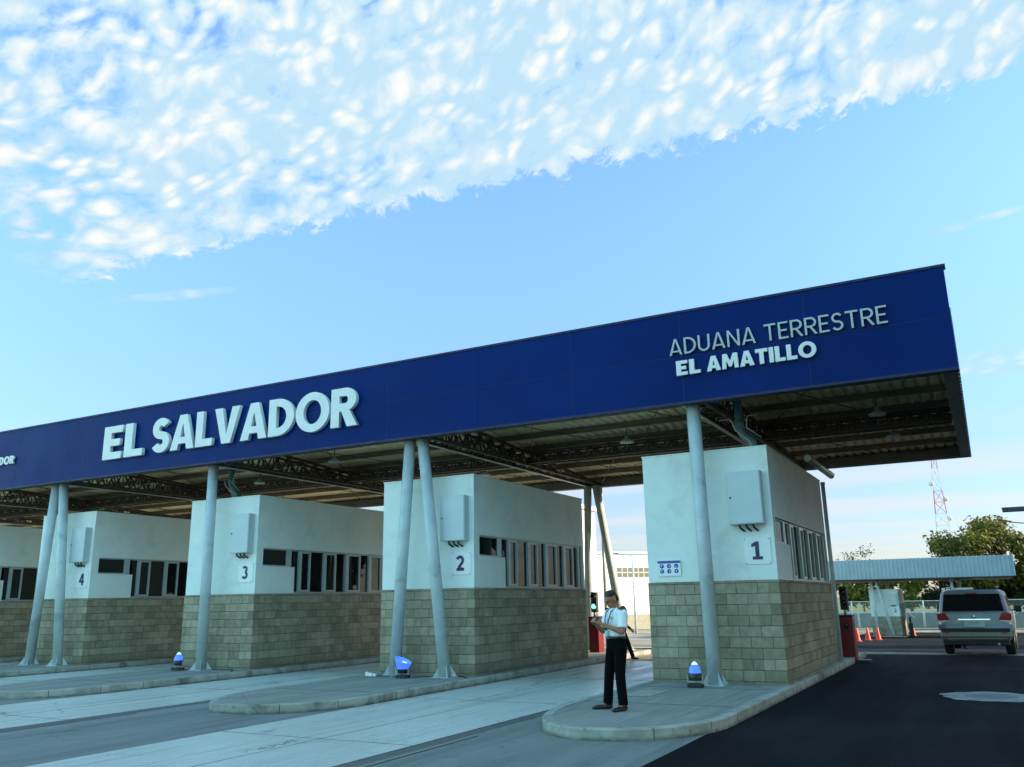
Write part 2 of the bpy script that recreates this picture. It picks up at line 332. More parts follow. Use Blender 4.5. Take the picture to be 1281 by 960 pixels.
# ------------------------------------------------------------------ geometry helpers
class MB:
    def __init__(s): s.v = []; s.f = []; s.mi = []; s.sm = []; s.cur = 0; s.smooth = False
    def add(s, vs, fs, sm=None):
        o = len(s.v); s.v += [tuple(p) for p in vs]
        for f in fs: s.f.append([i + o for i in f]); s.mi.append(s.cur); s.sm.append(s.smooth if sm is None else sm)
        return s
    def box(s, x0, y0, z0, x1, y1, z1):
        if x0 > x1: x0, x1 = x1, x0
        if y0 > y1: y0, y1 = y1, y0
        if z0 > z1: z0, z1 = z1, z0
        v = [(x0, y0, z0), (x1, y0, z0), (x1, y1, z0), (x0, y1, z0), (x0, y0, z1), (x1, y0, z1), (x1, y1, z1), (x0, y1, z1)]
        return s.add(v, [(0, 3, 2, 1), (4, 5, 6, 7), (0, 1, 5, 4), (1, 2, 6, 5), (2, 3, 7, 6), (3, 0, 4, 7)], False)
    def bar(s, a, b, w, h=None):
        a = Vector(a); b = Vector(b); h = h or w; d = (b - a).normalized(); ref = Vector((0, 0, 1)) if abs(d.z) < .9 else Vector((1, 0, 0))
        x = d.cross(ref).normalized() * w / 2; y = d.cross(x).normalized() * h / 2
        v = [a - x - y, a + x - y, a + x + y, a - x + y, b - x - y, b + x - y, b + x + y, b - x + y]
        return s.add(v, [(0, 3, 2, 1), (4, 5, 6, 7), (0, 1, 5, 4), (1, 2, 6, 5), (2, 3, 7, 6), (3, 0, 4, 7)], False)
    def tube(s, pts, rad, n=12, caps=True):
        pts = [Vector(p) for p in pts]; rad = rad if hasattr(rad, '__len__') else [rad] * len(pts)
        vs = []; fs = []; px_ = None
        for i, p in enumerate(pts):
            d = (pts[min(i + 1, len(pts) - 1)] - pts[max(i - 1, 0)]).normalized()
            if px_ is None:
                ref = Vector((0, 0, 1)) if abs(d.z) < .9 else Vector((1, 0, 0)); px_ = d.cross(ref).normalized()
            else: px_ = (px_ - d * px_.dot(d)).normalized()
            py_ = d.cross(px_)
            for k in range(n):
                a = 2 * math.pi * k / n; vs.append(p + (px_ * math.cos(a) + py_ * math.sin(a)) * rad[i])
        for i in range(len(pts) - 1):
            for k in range(n): fs.append((i * n + k, i * n + (k + 1) % n, (i + 1) * n + (k + 1) % n, (i + 1) * n + k))
        s.add(vs, fs, True)
        if caps:
            o = len(s.v) - len(vs)
            s.f.append([o + k for k in range(n)][::-1]); s.mi.append(s.cur); s.sm.append(False)
            s.f.append([o + (len(pts) - 1) * n + k for k in range(n)]); s.mi.append(s.cur); s.sm.append(False)
        return s
    def lathe(s, prof, c=(0, 0, 0), n=24, axis='Z'):
        vs = []; fs = []; c = Vector(c)
        for (r, z) in prof:
            for k in range(n):
                a = 2 * math.pi * k / n
                p = (r * math.cos(a), r * math.sin(a), z)
                if axis == 'X': p = (p[2], p[0], p[1])
                if axis == 'Y': p = (p[1], p[2], p[0])
                vs.append(c + Vector(p))
        for i in range(len(prof) - 1):
            for k in range(n): fs.append((i * n + k, i * n + (k + 1) % n, (i + 1) * n + (k + 1) % n, (i + 1) * n + k))
        return s.add(vs, fs, True)
    def ell(s, c, r, n=14, m=10, rot=None):
        vs = []; fs = []; c = Vector(c)
        for i in range(m + 1):
            t = math.pi * i / m
            for k in range(n):
                a = 2 * math.pi * k / n; p = Vector((r[0] * math.sin(t) * math.cos(a), r[1] * math.sin(t) * math.sin(a), r[2] * math.cos(t)))
                if rot: p = rot @ p
                vs.append(c + p)
        for i in range(m):
            for k in range(n): fs.append((i * n + k, (i + 1) * n + k, (i + 1) * n + (k + 1) % n, i * n + (k + 1) % n))
        return s.add(vs, fs, True)
    def cap(s, a, b, ra, rb, n=12):   # tapered capsule for voxel bodies
        a = Vector(a); b = Vector(b); s.tube([a, b], [ra, rb], n); s.ell(a, (ra,) * 3, n, 8); s.ell(b, (rb,) * 3, n, 8); return s
    def prism(s, poly, z0, z1, flip=False):
        n = len(poly); v = [(x, y, z0) for x, y in poly] + [(x, y, z1) for x, y in poly]
        f = [list(range(n))[::-1], list(range(n, 2 * n))] + [(i, (i + 1) % n, n + (i + 1) % n, n + i) for i in range(n)]
        return s.add(v, f, False)
    def build(s, name, mats, parent=None, loc=None, bevel=0.0):
        me = bpy.data.meshes.new(name); me.from_pydata(s.v, [], s.f); me.validate()
        for mm in (mats if isinstance(mats, (list, tuple)) else [mats]): me.materials.append(MT[mm] if isinstance(mm, str) else mm)
        if len(me.polygons) == len(s.f):
            me.polygons.foreach_set('material_index', s.mi); me.polygons.foreach_set('use_smooth', s.sm)
        me.update()
        o = bpy.data.objects.new(name, me); COL.objects.link(o)
        if parent: o.parent = parent
        if loc is not None: o.location = loc
        if bevel:
            bv = o.modifiers.new('bevel', 'BEVEL'); bv.width = bevel; bv.segments = 2; bv.limit_method = 'ANGLE'; bv.angle_limit = R_(40)
        return o
def tag(o, label=None, cat=None, group=None, kind=None):
    if label: o['label'] = label
    if cat: o['category'] = cat
    if group: o['group'] = group
    if kind: o['kind'] = kind
    return o
def empty(name, loc=(0, 0, 0), rz=0.0):
    o = bpy.data.objects.new(name, None); COL.objects.link(o); o.location = loc; o.rotation_euler = (0, 0, rz); o.empty_display_size = .2; return o
def struct(o): o['kind'] = 'structure'; return o
def copy_tree(o, parent=None):
    c = o.copy(); COL.objects.link(c)
    if parent: c.parent = parent
    for ch in list(o.children): copy_tree(ch, c)
    return c
GP = [(-60, 0), (30, 0), (55, -1.15), (92, -2.2), (105, -2.4), (4000, -2.4)]
def gz(Y):
    for (a, za), (b, zb) in zip(GP, GP[1:]):
        if Y <= b: return za + (zb - za) * max(0, (Y - a)) / (b - a)
    return -2.4
def sheet(name, x0, x1, y0, y1, dz, material, nx=1):
    ys = [y0] + [a for a, _ in GP if y0 < a < y1] + [y1]
    m = MB(); vs = []; fs = []
    for yv in ys:
        for i in range(nx + 1): vs.append((x0 + (x1 - x0) * i / nx, yv, gz(yv) + dz))
    for j in range(len(ys) - 1):
        for i in range(nx): a = j * (nx + 1) + i; fs.append((a, a + 1, a + nx + 2, a + nx + 1))
    m.add(vs, fs, False); return struct(m.build(name, material))

# ------------------------------------------------------------------ ground, lanes, islands
P0 = 6.71                         # bay spacing
CX = [-3.49 - P0 * k for k in range(8)]   # right-hand wall of every booth
sheet('ground', -900, 900, -60, 3000, 0, 'yard')
sheet('grass_field', -900, 900, 128.5, 3000, .03, 'grass')
sheet('dry_verge', -120, 60, 120.5, 128.4, .03, 'dirtg')
sheet('pavement_strip', -120, 60, 117.5, 120.4, .06, 'pale')
sheet('asphalt_road', -3.5, 14, -30, 29.0, .004, 'asphalt')
sheet('service_road', -13, 14, 30.61, 110, .004, 'asphalt', 1)
sheet('pale_strip', -30, 12, 29.3, 30.6, .004, 'patch')  # pale concrete-toned band across the road
for k in range(7):
    right = CX[k] if k == 0 else CX[k] + .3
    lx1 = CX[k] - 2.74; lx0 = CX[k + 1] + .34 if k < 6 else lx1 - 3.6
    sheet('concrete_lane', lx0, lx1 - .12, -20, 24.5, .008, 'lane')
    sheet('concrete_apron', lx1 - .12, CX[k] - .01 if k == 0 else CX[k] + .34, -20, 16.0, .004, 'patch')
    # drain channel and expansion joints
    m = MB(); m.box(lx1 - .30, -20, 0.001, lx1 - .13, 24.4, .012); struct(m.build('drain_channel', 'grate'))
    m = MB(); m.box(lx1 + .00, -20, 0.001, lx1 + .02, 10.4, .009); m.box(lx1 - .33, -20, 0.002, lx1 - .30, 24.4, .0125)
    m.box((lx0 + lx1) / 2 - .003, -20, .002, (lx0 + lx1) / 2 + .003, 24.4, .0105)
    for q in range(9): m.box(lx0, -18.2 + 4.6 * q, .002, lx1 - .34, -18.194 + 4.6 * q, .0108)
    struct(m.build('pavement_joint', 'groove'))

def island(k):
    xr = CX[k] + (.12 if k == 0 else .30); xl = CX[k] - 2.70; y0 = 10.6 + (.35 if k else 0); y1 = 27.5
    rad = 1.0; poly = []
    for i in range(13):      # blunt rounded nose
        a = math.pi + math.pi / 2 * i / 12; poly.append((xl + 1.38 + 1.38 * math.cos(a), y0 + 2.9 + 2.9 * math.sin(a)))
    for i in range(13):
        a = -math.pi / 2 + math.pi / 2 * i / 12; poly.append((xr - 1.35 + 1.35 * math.cos(a), y0 + 1.9 + 1.9 * math.sin(a)))
    poly += [(xr, y1), (xl, y1)]
    # kerb ring + top
    cxm = sum(p[0] for p in poly) / len(poly)
    inner = []
    n = len(poly)
    for i in range(n):
        p = Vector(poly[i]); a = Vector(poly[i - 1]); b = Vector(poly[(i + 1) % n])
        d = ((p - a).normalized() + (b - p).normalized()).normalized(); nn = Vector((-d.y, d.x)); inner.append(tuple(p + nn * .14))
    m = MB(); vs = [(x, y, 0) for x, y in poly] + [(x * 1.0, y, .135) for x, y in poly]
    ip = []
    for i in range(n):
        p = Vector(poly[i]); q = Vector(inner[i]); ip.append(tuple(p + (q - p) * .12))
    vs += [(x, y, .15) for x, y in ip] + [(x, y, .15) for x, y in inner]
    fs = []
    for lv in range(3):
        for i in range(n): j = (i + 1) % n; fs.append((lv * n + i, lv * n + j, (lv + 1) * n + j, (lv + 1) * n + i))
    m.add(vs, fs, False); kb = m.build('kerb', 'kerb')
    m = MB(); m.add([(x, y, .148) for x, y in inner], [list(range(n))], False)
    for q in range(4):
        pass
    top = m.build('traffic_island', 'concrete'); struct(top)
    kb.name = 'island_kerb'; struct(kb)
for k in range(7): island(k)
m = MB(); 
for q in (13.4, 16.0): 
    for k in range(7): m.box(CX[k] - 2.5, q, .1485, CX[k] - (0.1), q + .015, .1505)
struct(m.build('island_joint', 'groove'))
m = MB(); m.add([(-5.72, 14.3, .153), (-5.22, 14.3, .153), (-5.22, 15.35, .153), (-5.72, 15.35, .153)], [(0, 1, 2, 3)]); struct(m.build('utility_cover', 'lid'))
# worn pale painted oval on the asphalt
m = MB(); n = 40; vs = []; fs = []
for i in range(n):
    a = 2 * math.pi * i / n; wob = 1 + .05 * math.sin(5 * a) + .04 * math.sin(11 * a + 1)
    vs += [(-.22 + .78 * wob * math.cos(a), 17.5 + .80 * wob * math.sin(a), .012), (-.22 + .40 * math.cos(a), 17.5 + .36 * wob * math.sin(a), .012)]
for i in range(n): j = (i + 1) % n; fs.append((2 * i, 2 * j, 2 * j + 1, 2 * i + 1))
m.add(vs, fs); struct(m.build('manhole_ring', 'pale'))
m = MB(); m.lathe([(.0, .013), (.39, .013)], (-.22, 17.5, 0), 30); struct(m.build('manhole_cover', 'grate'))

# ------------------------------------------------------------------ lettering : outlines (unit cap height)
def arc(cx_, cy_, rx, ry, a0, a1, n=12): return [(cx_ + rx * math.cos(R_(a0 + (a1 - a0) * i / n)), cy_ + ry * math.sin(R_(a0 + (a1 - a0) * i / n))) for i in range(n + 1)]
def stroke(pts, w):
    L = []; Rr = []; n = len(pts)
    for i in range(n):
        a = Vector(pts[max(i - 1, 0)]); b = Vector(pts[min(i + 1, n - 1)]); d = (b - a).normalized(); nn = Vector((-d.y, d.x)) * w / 2; p = Vector(pts[i])
        L.append(tuple(p + nn)); Rr.append(tuple(p - nn))
    return L + Rr[::-1]
def glyph(ch, w):
    """list of closed outlines (holes are further outlines) and advance"""
    h = w * .9
    if ch == 'E': W = .50 + w * .35; return [[(0, 0), (W, 0), (W, h), (w, h), (w, .5 - h / 2), (W * .88, .5 - h / 2), (W * .88, .5 + h / 2), (w, .5 + h / 2), (w, 1 - h), (W, 1 - h), (W, 1), (0, 1)]], W
    if ch == 'L': W = .48 + w * .35; return [[(0, 0), (W, 0), (W, h), (w, h), (w, 1), (0, 1)]], W
    if ch == 'I': return [[(0, 0), (w, 0), (w, 1), (0, 1)]], w
    if ch == 'T': W = .62 + w * .3; c = W / 2; return [[(c - w / 2, 0), (c + w / 2, 0), (c + w / 2, 1 - h), (W, 1 - h), (W, 1), (0, 1), (0, 1 - h), (c - w / 2, 1 - h)]], W
    if ch == 'V': W = .70 + w * .55; c = W / 2; k = w * 1.1; return [[(c - k * .55, 0), (c + k * .55, 0), (W, 1), (W - k, 1), (c, k * .95), (k, 1), (0, 1)]], W
    if ch == 'A':
        W = .70 + w * .55; c = W / 2; k = w * 1.1; b0 = .17; b1 = b0 + h * .9
        sl = (c - k * .5) / 1.0      # outer slope
        def xi(z): return k + (c - k) * z / (1 - k * .9)    # inner left edge
        top = 1 - k * 1.0
        return [[(0, 0), (k, 0), (xi(b0), b0), (W - xi(b0), b0), (W - k, 0), (W, 0), (c + k * .5, 1), (c - k * .5, 1)],
                [(xi(b1), b1), (c, max(b1 + .06, top)), (W - xi(b1), b1)]], W
    if ch == 'M': W = .82 + w * .6; c = W / 2; k = w * 1.0; return [[(0, 0), (w * .95, 0), (w * .95 + .03, 1 - k * 1.9), (c - w * .32, .12), (c + w * .32, .12), (W - w * .95 - .03, 1 - k * 1.9), (W - w * .95, 0), (W, 0), (W - .05, 1), (W - .05 - w, 1), (c, .12 + k * 1.5), (.05 + w, 1), (.05, 1)]], W
    if ch == 'N': W = .66 + w * .4; return [[(0, 0), (w, 0), (w, 1 - w * 1.7), (W - w, 0), (W, 0), (W, 1), (W - w, 1), (W - w, w * 1.7), (w, 1), (0, 1)]], W
    if ch == 'U': W = .64 + w * .4; r = W / 2; return [[(0, 1), (0, r)] + arc(r, r, r, r, 180, 360, 16)[1:] + [(W, 1), (W - w, 1), (W - w, r)] + arc(r, r, r - w, r - h, 360, 180, 16)[1:] + [(w, 1)]], W
    if ch == 'D': W = .66 + w * .45; r = .5; return [[(0, 0), (W - r, 0)] + arc(W - r, .5, r, .5, -90, 90, 18)[1:] + [(0, 1)], [(w, h), (w, 1 - h)] + arc(W - r, .5, r - w, .5 - h, 90, -90, 18)], W
    if ch == 'O': W = .88 + w * .4; return [arc(W / 2, .5, W / 2, .525, 0, 360, 32)[:-1], arc(W / 2, .5, W / 2 - w, .525 - h, 0, 360, 32)[:-1]], W
    if ch == 'R':
        W = .58 + w * .5; r = .29 + h * .06; yb = 1 - 2 * r
        return [[(0, 0), (w, 0), (w, yb), (W * .42 , yb), (W * 1.02 - w * 1.12, 0), (W * 1.04 + w*.05, 0), (W * .42 + w * .95, yb + .03)] + arc(W - r, 1 - r, r, r, -62, 90, 14) + [(0, 1)],
                [(w, yb + h), (w, 1 - h)] + arc(W - r, 1 - r, max(.04, r - w), r - h, 90, -90, 12)], W
    if ch == 'S':
        W = .56 + w * .35; r = W / 2 - w / 2; rt = (1 - h) / 4; pts = arc(W / 2, 1 - h / 2 - rt, r * .93, rt, 28, 180, 12)
        pts += arc(W / 2, 1 - h / 2 - rt, r * .93, rt, 180, 250, 5)[1:] + arc(W / 2, h / 2 + rt, r, rt, 70, 0, 5) + arc(W / 2, h / 2 + rt, r, rt, 0, -155, 13)[1:]
        return [stroke(pts, w * .97)], W
    if ch == '1': return [[(.1, 0), (.66, 0), (.66, .17), (.49, .17), (.49, 1), (.30, 1), (.07, .86), (.07, .70), (.27, .76), (.27, .17), (.1, .17)]], .7
    if ch == '2': return [stroke(arc(.31, .71, .22, .20, 165, -10, 12) + [(.49, .55), (.20, .20)], .19), 'next', [(.04, 0), (.62, 0), (.62, .18), (.20, .26), (.04, .14)]], .65
    if ch == '3': return [stroke(arc(.29, .73, .20, .185, 150, -80, 12), .18), 'next', stroke(arc(.29, .29, .23, .21, 80, -150, 12), .19)], .6
    if ch == '4': return [[(.36, 0), (.56, 0), (.56, .22), (.67, .22), (.67, .38), (.56, .38), (.56, 1), (.33, 1), (.02, .38), (.02, .22), (.36, .22)], [(.20, .38), (.36, .72), (.36, .38)]], .7
    if ch == '5': return [stroke([(.55, .91), (.17, .91), (.14, .56)], .17), 'next', stroke(arc(.29, .32, .23, .24, 120, -150, 12), .18)], .6
    if ch == '6': return [arc(.33, .32, .31, .32, 0, 360, 20)[:-1], arc(.33, .32, .13, .14, 0, 360, 16)[:-1]], .66
    return [[(0, 0), (.1, 0), (.1, .1), (0, .1)]], .4
def letter(ch, w, size, depth, origin, material, parent, width=None, name='letter'):
    """letter standing in the XZ plane facing -Y, lower-left corner at origin"""
    outs, adv = glyph(ch, w); sx = (width / adv) if width else size
    groups = [[]]
    for o in outs:
        if o == 'next': groups.append([])
        else: groups[-1].append(o)
    bm = bmesh.new()
    for gi, grp in enumerate(groups):
        c = bpy.data.curves.new(name, 'CURVE'); c.dimensions = '2D'; c.fill_mode = 'BOTH'; c.extrude = depth / 2 + .0006 * gi
        for o in grp:
            sp = c.splines.new('POLY'); sp.points.add(len(o) - 1); sp.use_cyclic_u = True
            for i, (a, b) in enumerate(o): sp.points[i].co = (a * sx, b * size, 0, 1)
        to = bpy.data.objects.new('tmp', c); COL.objects.link(to); dg = bpy.context.evaluated_depsgraph_get()
        me = bpy.data.meshes.new_from_object(to.evaluated_get(dg)); bpy.data.objects.remove(to); bpy.data.curves.remove(c)
        bm.from_mesh(me)
    me = bpy.data.meshes.new(name); bm.to_mesh(me); bm.free()
    me.materials.clear(); me.materials.append(MT[material])
    o = bpy.data.objects.new(name, me); COL.objects.link(o); o.parent = parent
    o.rotation_euler = (R_(90), 0, 0); o.location = Vector(origin) + Vector((0, -depth / 2, 0))
    return adv * sx
def text_line(txt, w, x0, x1, z, size, depth, y, material, parent, gap=.10, space=.34):
    tot = 0
    for i, ch in enumerate(txt): tot += (space if ch == ' ' else glyph(ch, w)[1] + gap)
    tot -= gap; k = (x1 - x0) / tot; x = x0
    for ch in txt:
        if ch == ' ': x += space * k; continue
        adv = glyph(ch, w)[1] * k
        kern = 0
        letter(ch, w, size, depth, (x, y, z), material, parent, width=adv); x += adv + gap * k

# ------------------------------------------------------------------ big canopy
FY = 16.2; XR = 0.04; XL = -48.0; ZB = 5.53; ZT = 7.38; YB = 27.65
can = empty('border_canopy', (-20, 16.3, 0)); tag(can, 'long blue canopy roof on slanted grey columns spanning the lanes, lettered EL SALVADOR', 'canopy')
OFF = Vector((20, -16.3, 0))
class LMB(MB):      # world coordinates -> local to the canopy empty
    def build(s, name, mats, parent=None, loc=None, bevel=0.0):
        s.v = [(x + OFF.x, y + OFF.y, z) for x, y, z in s.v]; return MB.build(s, name, mats, parent or can, loc, bevel)
m = LMB(); m.box(XL, FY, ZB, XR, FY + .14, ZT); fas = m.build('fascia', 'fascia')
m = LMB()
x = XR - 2.44
while x > XL: m.box(x - .004, FY - .002, ZB + .01, x + .004, FY + .01, ZT - .01); x -= 2.44
m.box(XL, FY - .003, 6.452, XR, FY + .01, 6.458)
m.build('panel_seam', 'seam')
m = LMB(); m.box(XL, FY - .02, ZT + .002, XR + .03, FY + .2, ZT + .05); m.box(XL, FY - .012, ZB - .05, XR, FY + .17, ZB - .002); m.build('fascia_trim', 'seam')
def dz_(y): return 6.55 + (5.86 - 6.55) * (y - FY) / (YB - FY)
# corrugated deck
m = LMB(); vs = []; fs = []; prof = []; x = XL
pitch = .25
while x < XR - .1:
    prof += [(x, 0), (x + .13, 0), (x + .16, .045), (x + .22, .045)]; x += pitch
for (xx, hh) in prof: vs += [(xx, FY + .15, dz_(FY) + hh), (xx, YB, dz_(YB) + hh)]
for i in range(len(prof) - 1): fs.append((2 * i, 2 * i + 2, 2 * i + 3, 2 * i + 1))
m.add(vs, fs, False); dk = m.build('roof_deck', 'deck'); sol = dk.modifiers.new('s', 'SOLIDIFY'); sol.thickness = .012; sol.offset = 1
for i in range(9):          # purlins
    yv = FY + .5 + i * 1.36; z1 = dz_(yv) - .01; m = LMB()
    m.box(XL, yv, z1 - .15, XR - .1, yv + .012, z1); m.box(XL, yv + .012, z1 - .012, XR - .1, yv + .09, z1 - .002); m.box(XL, yv + .012, z1 - .15, XR - .1, yv + .07, z1 - .139)
    m.build('purlin', 'purlin')
# right edge beam & side cladding, rear gutter
m = LMB(); m.box(XR - .10, FY + .16, ZB, XR - .02, YB, ZB + .62); m.box(XR - .26, FY + .16, ZB - .005, XR - .10, YB, ZB + .03); m.build('edge_beam', 'edgebeam')
m = LMB(); y = FY + .2; vs = []; fs = []
k = 0
while y < YB:
    for (d, yy) in ((0, y), (0, y + .13), (.03, y + .17), (.03, y + .26)): vs += [(XR - .015 + d, yy, ZB + .02), (XR - .015 + d, yy, ZB + 1.2 - (y - FY) * .05)]
    y += .3
for i in range(len(vs) // 2 - 1): fs.append((2 * i, 2 * i + 2, 2 * i + 3, 2 * i + 1))
m.add(vs, fs); sc_ = m.build('side_cladding', 'sheet'); s2 = sc_.modifiers.new('s', 'SOLIDIFY'); s2.thickness = .008
m = LMB(); m.box(XL, YB, ZB, XR, YB + .03, ZB + .47); m.box(XL, YB - .22, ZB, XR - .27, YB - .002, ZB + .03); m.box(XL, YB - .25, ZB, XR - .27, YB - .222, ZB + .26); m.build('rear_gutter', 'edgebeam')
# trusses over every column line
CL = [-4.78, -11.55, -18.3, -24.95, -31.7, -38.4, -45.1]
def truss(p0, p1, zlo, zhi0, zhi1, wid, nseg, name='truss'):
    m = LMB(); p0 = Vector(p0); p1 = Vector(p1); d = (p1 - p0); side = Vector((-d.y, d.x)).normalized() * wid / 2
    def P(t, hi, s_): 
        q = p0 + d * t + side * s_; return (q.x, q.y, (zhi0 + (zhi1 - zhi0) * t) if hi else zlo)
    for s_ in (-1, 1):
        m.bar(P(0, 0, s_), P(1, 0, s_), .07); m.bar(P(0, 1, s_), P(1, 1, s_), .07)
        for i in range(nseg):
            a, mid_, b = i / nseg, (i + .5) / nseg, (i + 1) / nseg
            m.bar(P(a, 0, s_), P(mid_, 1, s_), .035); m.bar(P(mid_, 1, s_), P(b, 0, s_), .035)
            m.bar(P(mid_, 1, s_), P(mid_, 0, s_), .025)
    for i in range(nseg + 1):
        t = i / nseg; m.bar(P(t, 0, -1), P(t, 0, 1), .035); m.bar(P(t, 1, -1), P(t, 1, 1), .035)
        if i < nseg: m.bar(P(t, 0, -1), P(t + 1 / nseg, 0, 1), .025); m.bar(P(t, 1, 1), P(t + .5 / nseg, 0, -1), .025)
    return m.build(name, 'steel')
for x in CL: truss((x, FY + .3), (x, YB - .35), ZB + .06, dz_(FY) - .30, dz_(YB) - .26 , .42, 18)
for (ya, hh) in ((FY + .55, .62), (22.0, .48)):
    for a, b in zip([XR - .3] + CL, CL): truss((a - .25 if a in CL else a, ya), (b + .25, ya), ZB + .10, dz_(ya) - .28, dz_(ya) - .28, .34, 11, 'cross_truss')
# light bottom flange strip on each truss (picks out the lower chord)
for x in CL:
    m = LMB(); m.box(x - .27, FY + .25, ZB + .005, x - .17, YB - .36, ZB + .022); m.build('truss_flange', 'column')
    m = LMB()
    for q in (-1, 1):
        m.bar((x + q * .3, FY + .4, dz_(FY) - .32), (x + q * 3.1, 22, dz_(22) - .3), .018); m.bar((x + q * 3.1, FY + .4, dz_(FY) - .32), (x + q * .3, 22, dz_(22) - .3), .018)
        m.bar((x + q * .3, 22, dz_(22) - .32), (x + q * 3.1, 27.2, dz_(27.2) - .3), .018); m.bar((x + q * 3.1, 22, dz_(22) - .32), (x + q * .3, 27.2, dz_(27.2) - .3), .018)
    m.build('brace_rod', 'steel')
# columns
def column(x0, x1, y, zt=ZB + .02, zb=.15, r=.135, z_base=.15):
    m = LMB(); m.tube([(x0, y, zb + .012), (x1, y, zt)], r, 24); c = m.build('column', 'column')
    f = MB(); f.box(x0 - .22, y - .22, zb, x0 + .22, y + .22, zb + .014)
    for a in range(4):
        an = math.pi / 4 + a * math.pi / 2; dx_, dy_ = math.cos(an), math.sin(an)
        t = Vector((-dy_, dx_, 0)) * .007; base = Vector((x0, y, 0))
        q0 = base + Vector((dx_ * r * .9, dy_ * r * .9, zb + .013)); q1 = base + Vector((dx_ * .27, dy_ * .27, zb + .013)); q2 = base + Vector((dx_ * r * .9, dy_ * r * .9, zb + .24))
        f.add([q0 - t, q1 - t, q2 - t, q0 + t, q1 + t, q2 + t], [(0, 1, 2), (3, 5, 4), (0, 3, 4, 1), (1, 4, 5, 2), (2, 5, 3, 0)], False)
    f.v = [(a + OFF.x, b + OFF.y, c_) for a, b, c_ in f.v]; ff = MB.build(f, 'base_plate', 'column', c)
for k, x in enumerate(CL):
    if k % 2 == 0:
        column(x + .05, x, 16.55)
    else:
        column(x - .52, x - .17, 16.55); column(x + .83, x + .18, 16.55)
    if k % 2 == 1: column(x - .35, x - .19, 27.15, zb=.15); column(x + .95, x + .12, 27.15)
    else: column(x, x, 27.15)
m = LMB(); m.tube([(-11.38, 27.45, 5.5), (-11.38, 27.45, .2)], .05, 10); m.build('downpipe', 'galv')
# letters
text_line('EL', .27, -22.42, -20.62, 5.97, 1.0, .16, FY - .03, 'letter', can, gap=.07)
OFFL = OFF
for o in list(can.children):
    pass
def place_text(*a, **k):
    n0 = set(can.children); text_line(*a, **k)
    for o in set(can.children) - n0: o.location += OFF
for o in [c for c in can.children if c.name.startswith('letter')]: bpy.data.objects.remove(o)
place_text('EL', .23, -22.42, -20.70, 5.96, .98, .10, FY - .02, 'letter', can, gap=.09)
place_text('SALVADOR', .23, -20.33, -13.02, 5.96, .98, .10, FY - .02, 'letter', can, gap=.05)
place_text('ADUANA', .115, -5.06, -3.33, 6.49, .335, .05, FY - .02, 'letter_thin', can, gap=.13)
place_text('TERRESTRE', .115, -3.16, -.97, 6.49, .335, .05, FY - .02, 'letter_thin', can, gap=.13)
place_text('EL', .25, -4.94, -4.45, 6.055, .30, .06, FY - .02, 'letter', can, gap=.10)
place_text('AMATILLO', .25, -4.32, -2.24, 6.055, .30, .06, FY - .02, 'letter', can, gap=.08)
place_text('EL SALVADOR', .25, -29.3, -26.86, 6.28, .26, .05, FY - .02, 'letter', can, gap=.08)

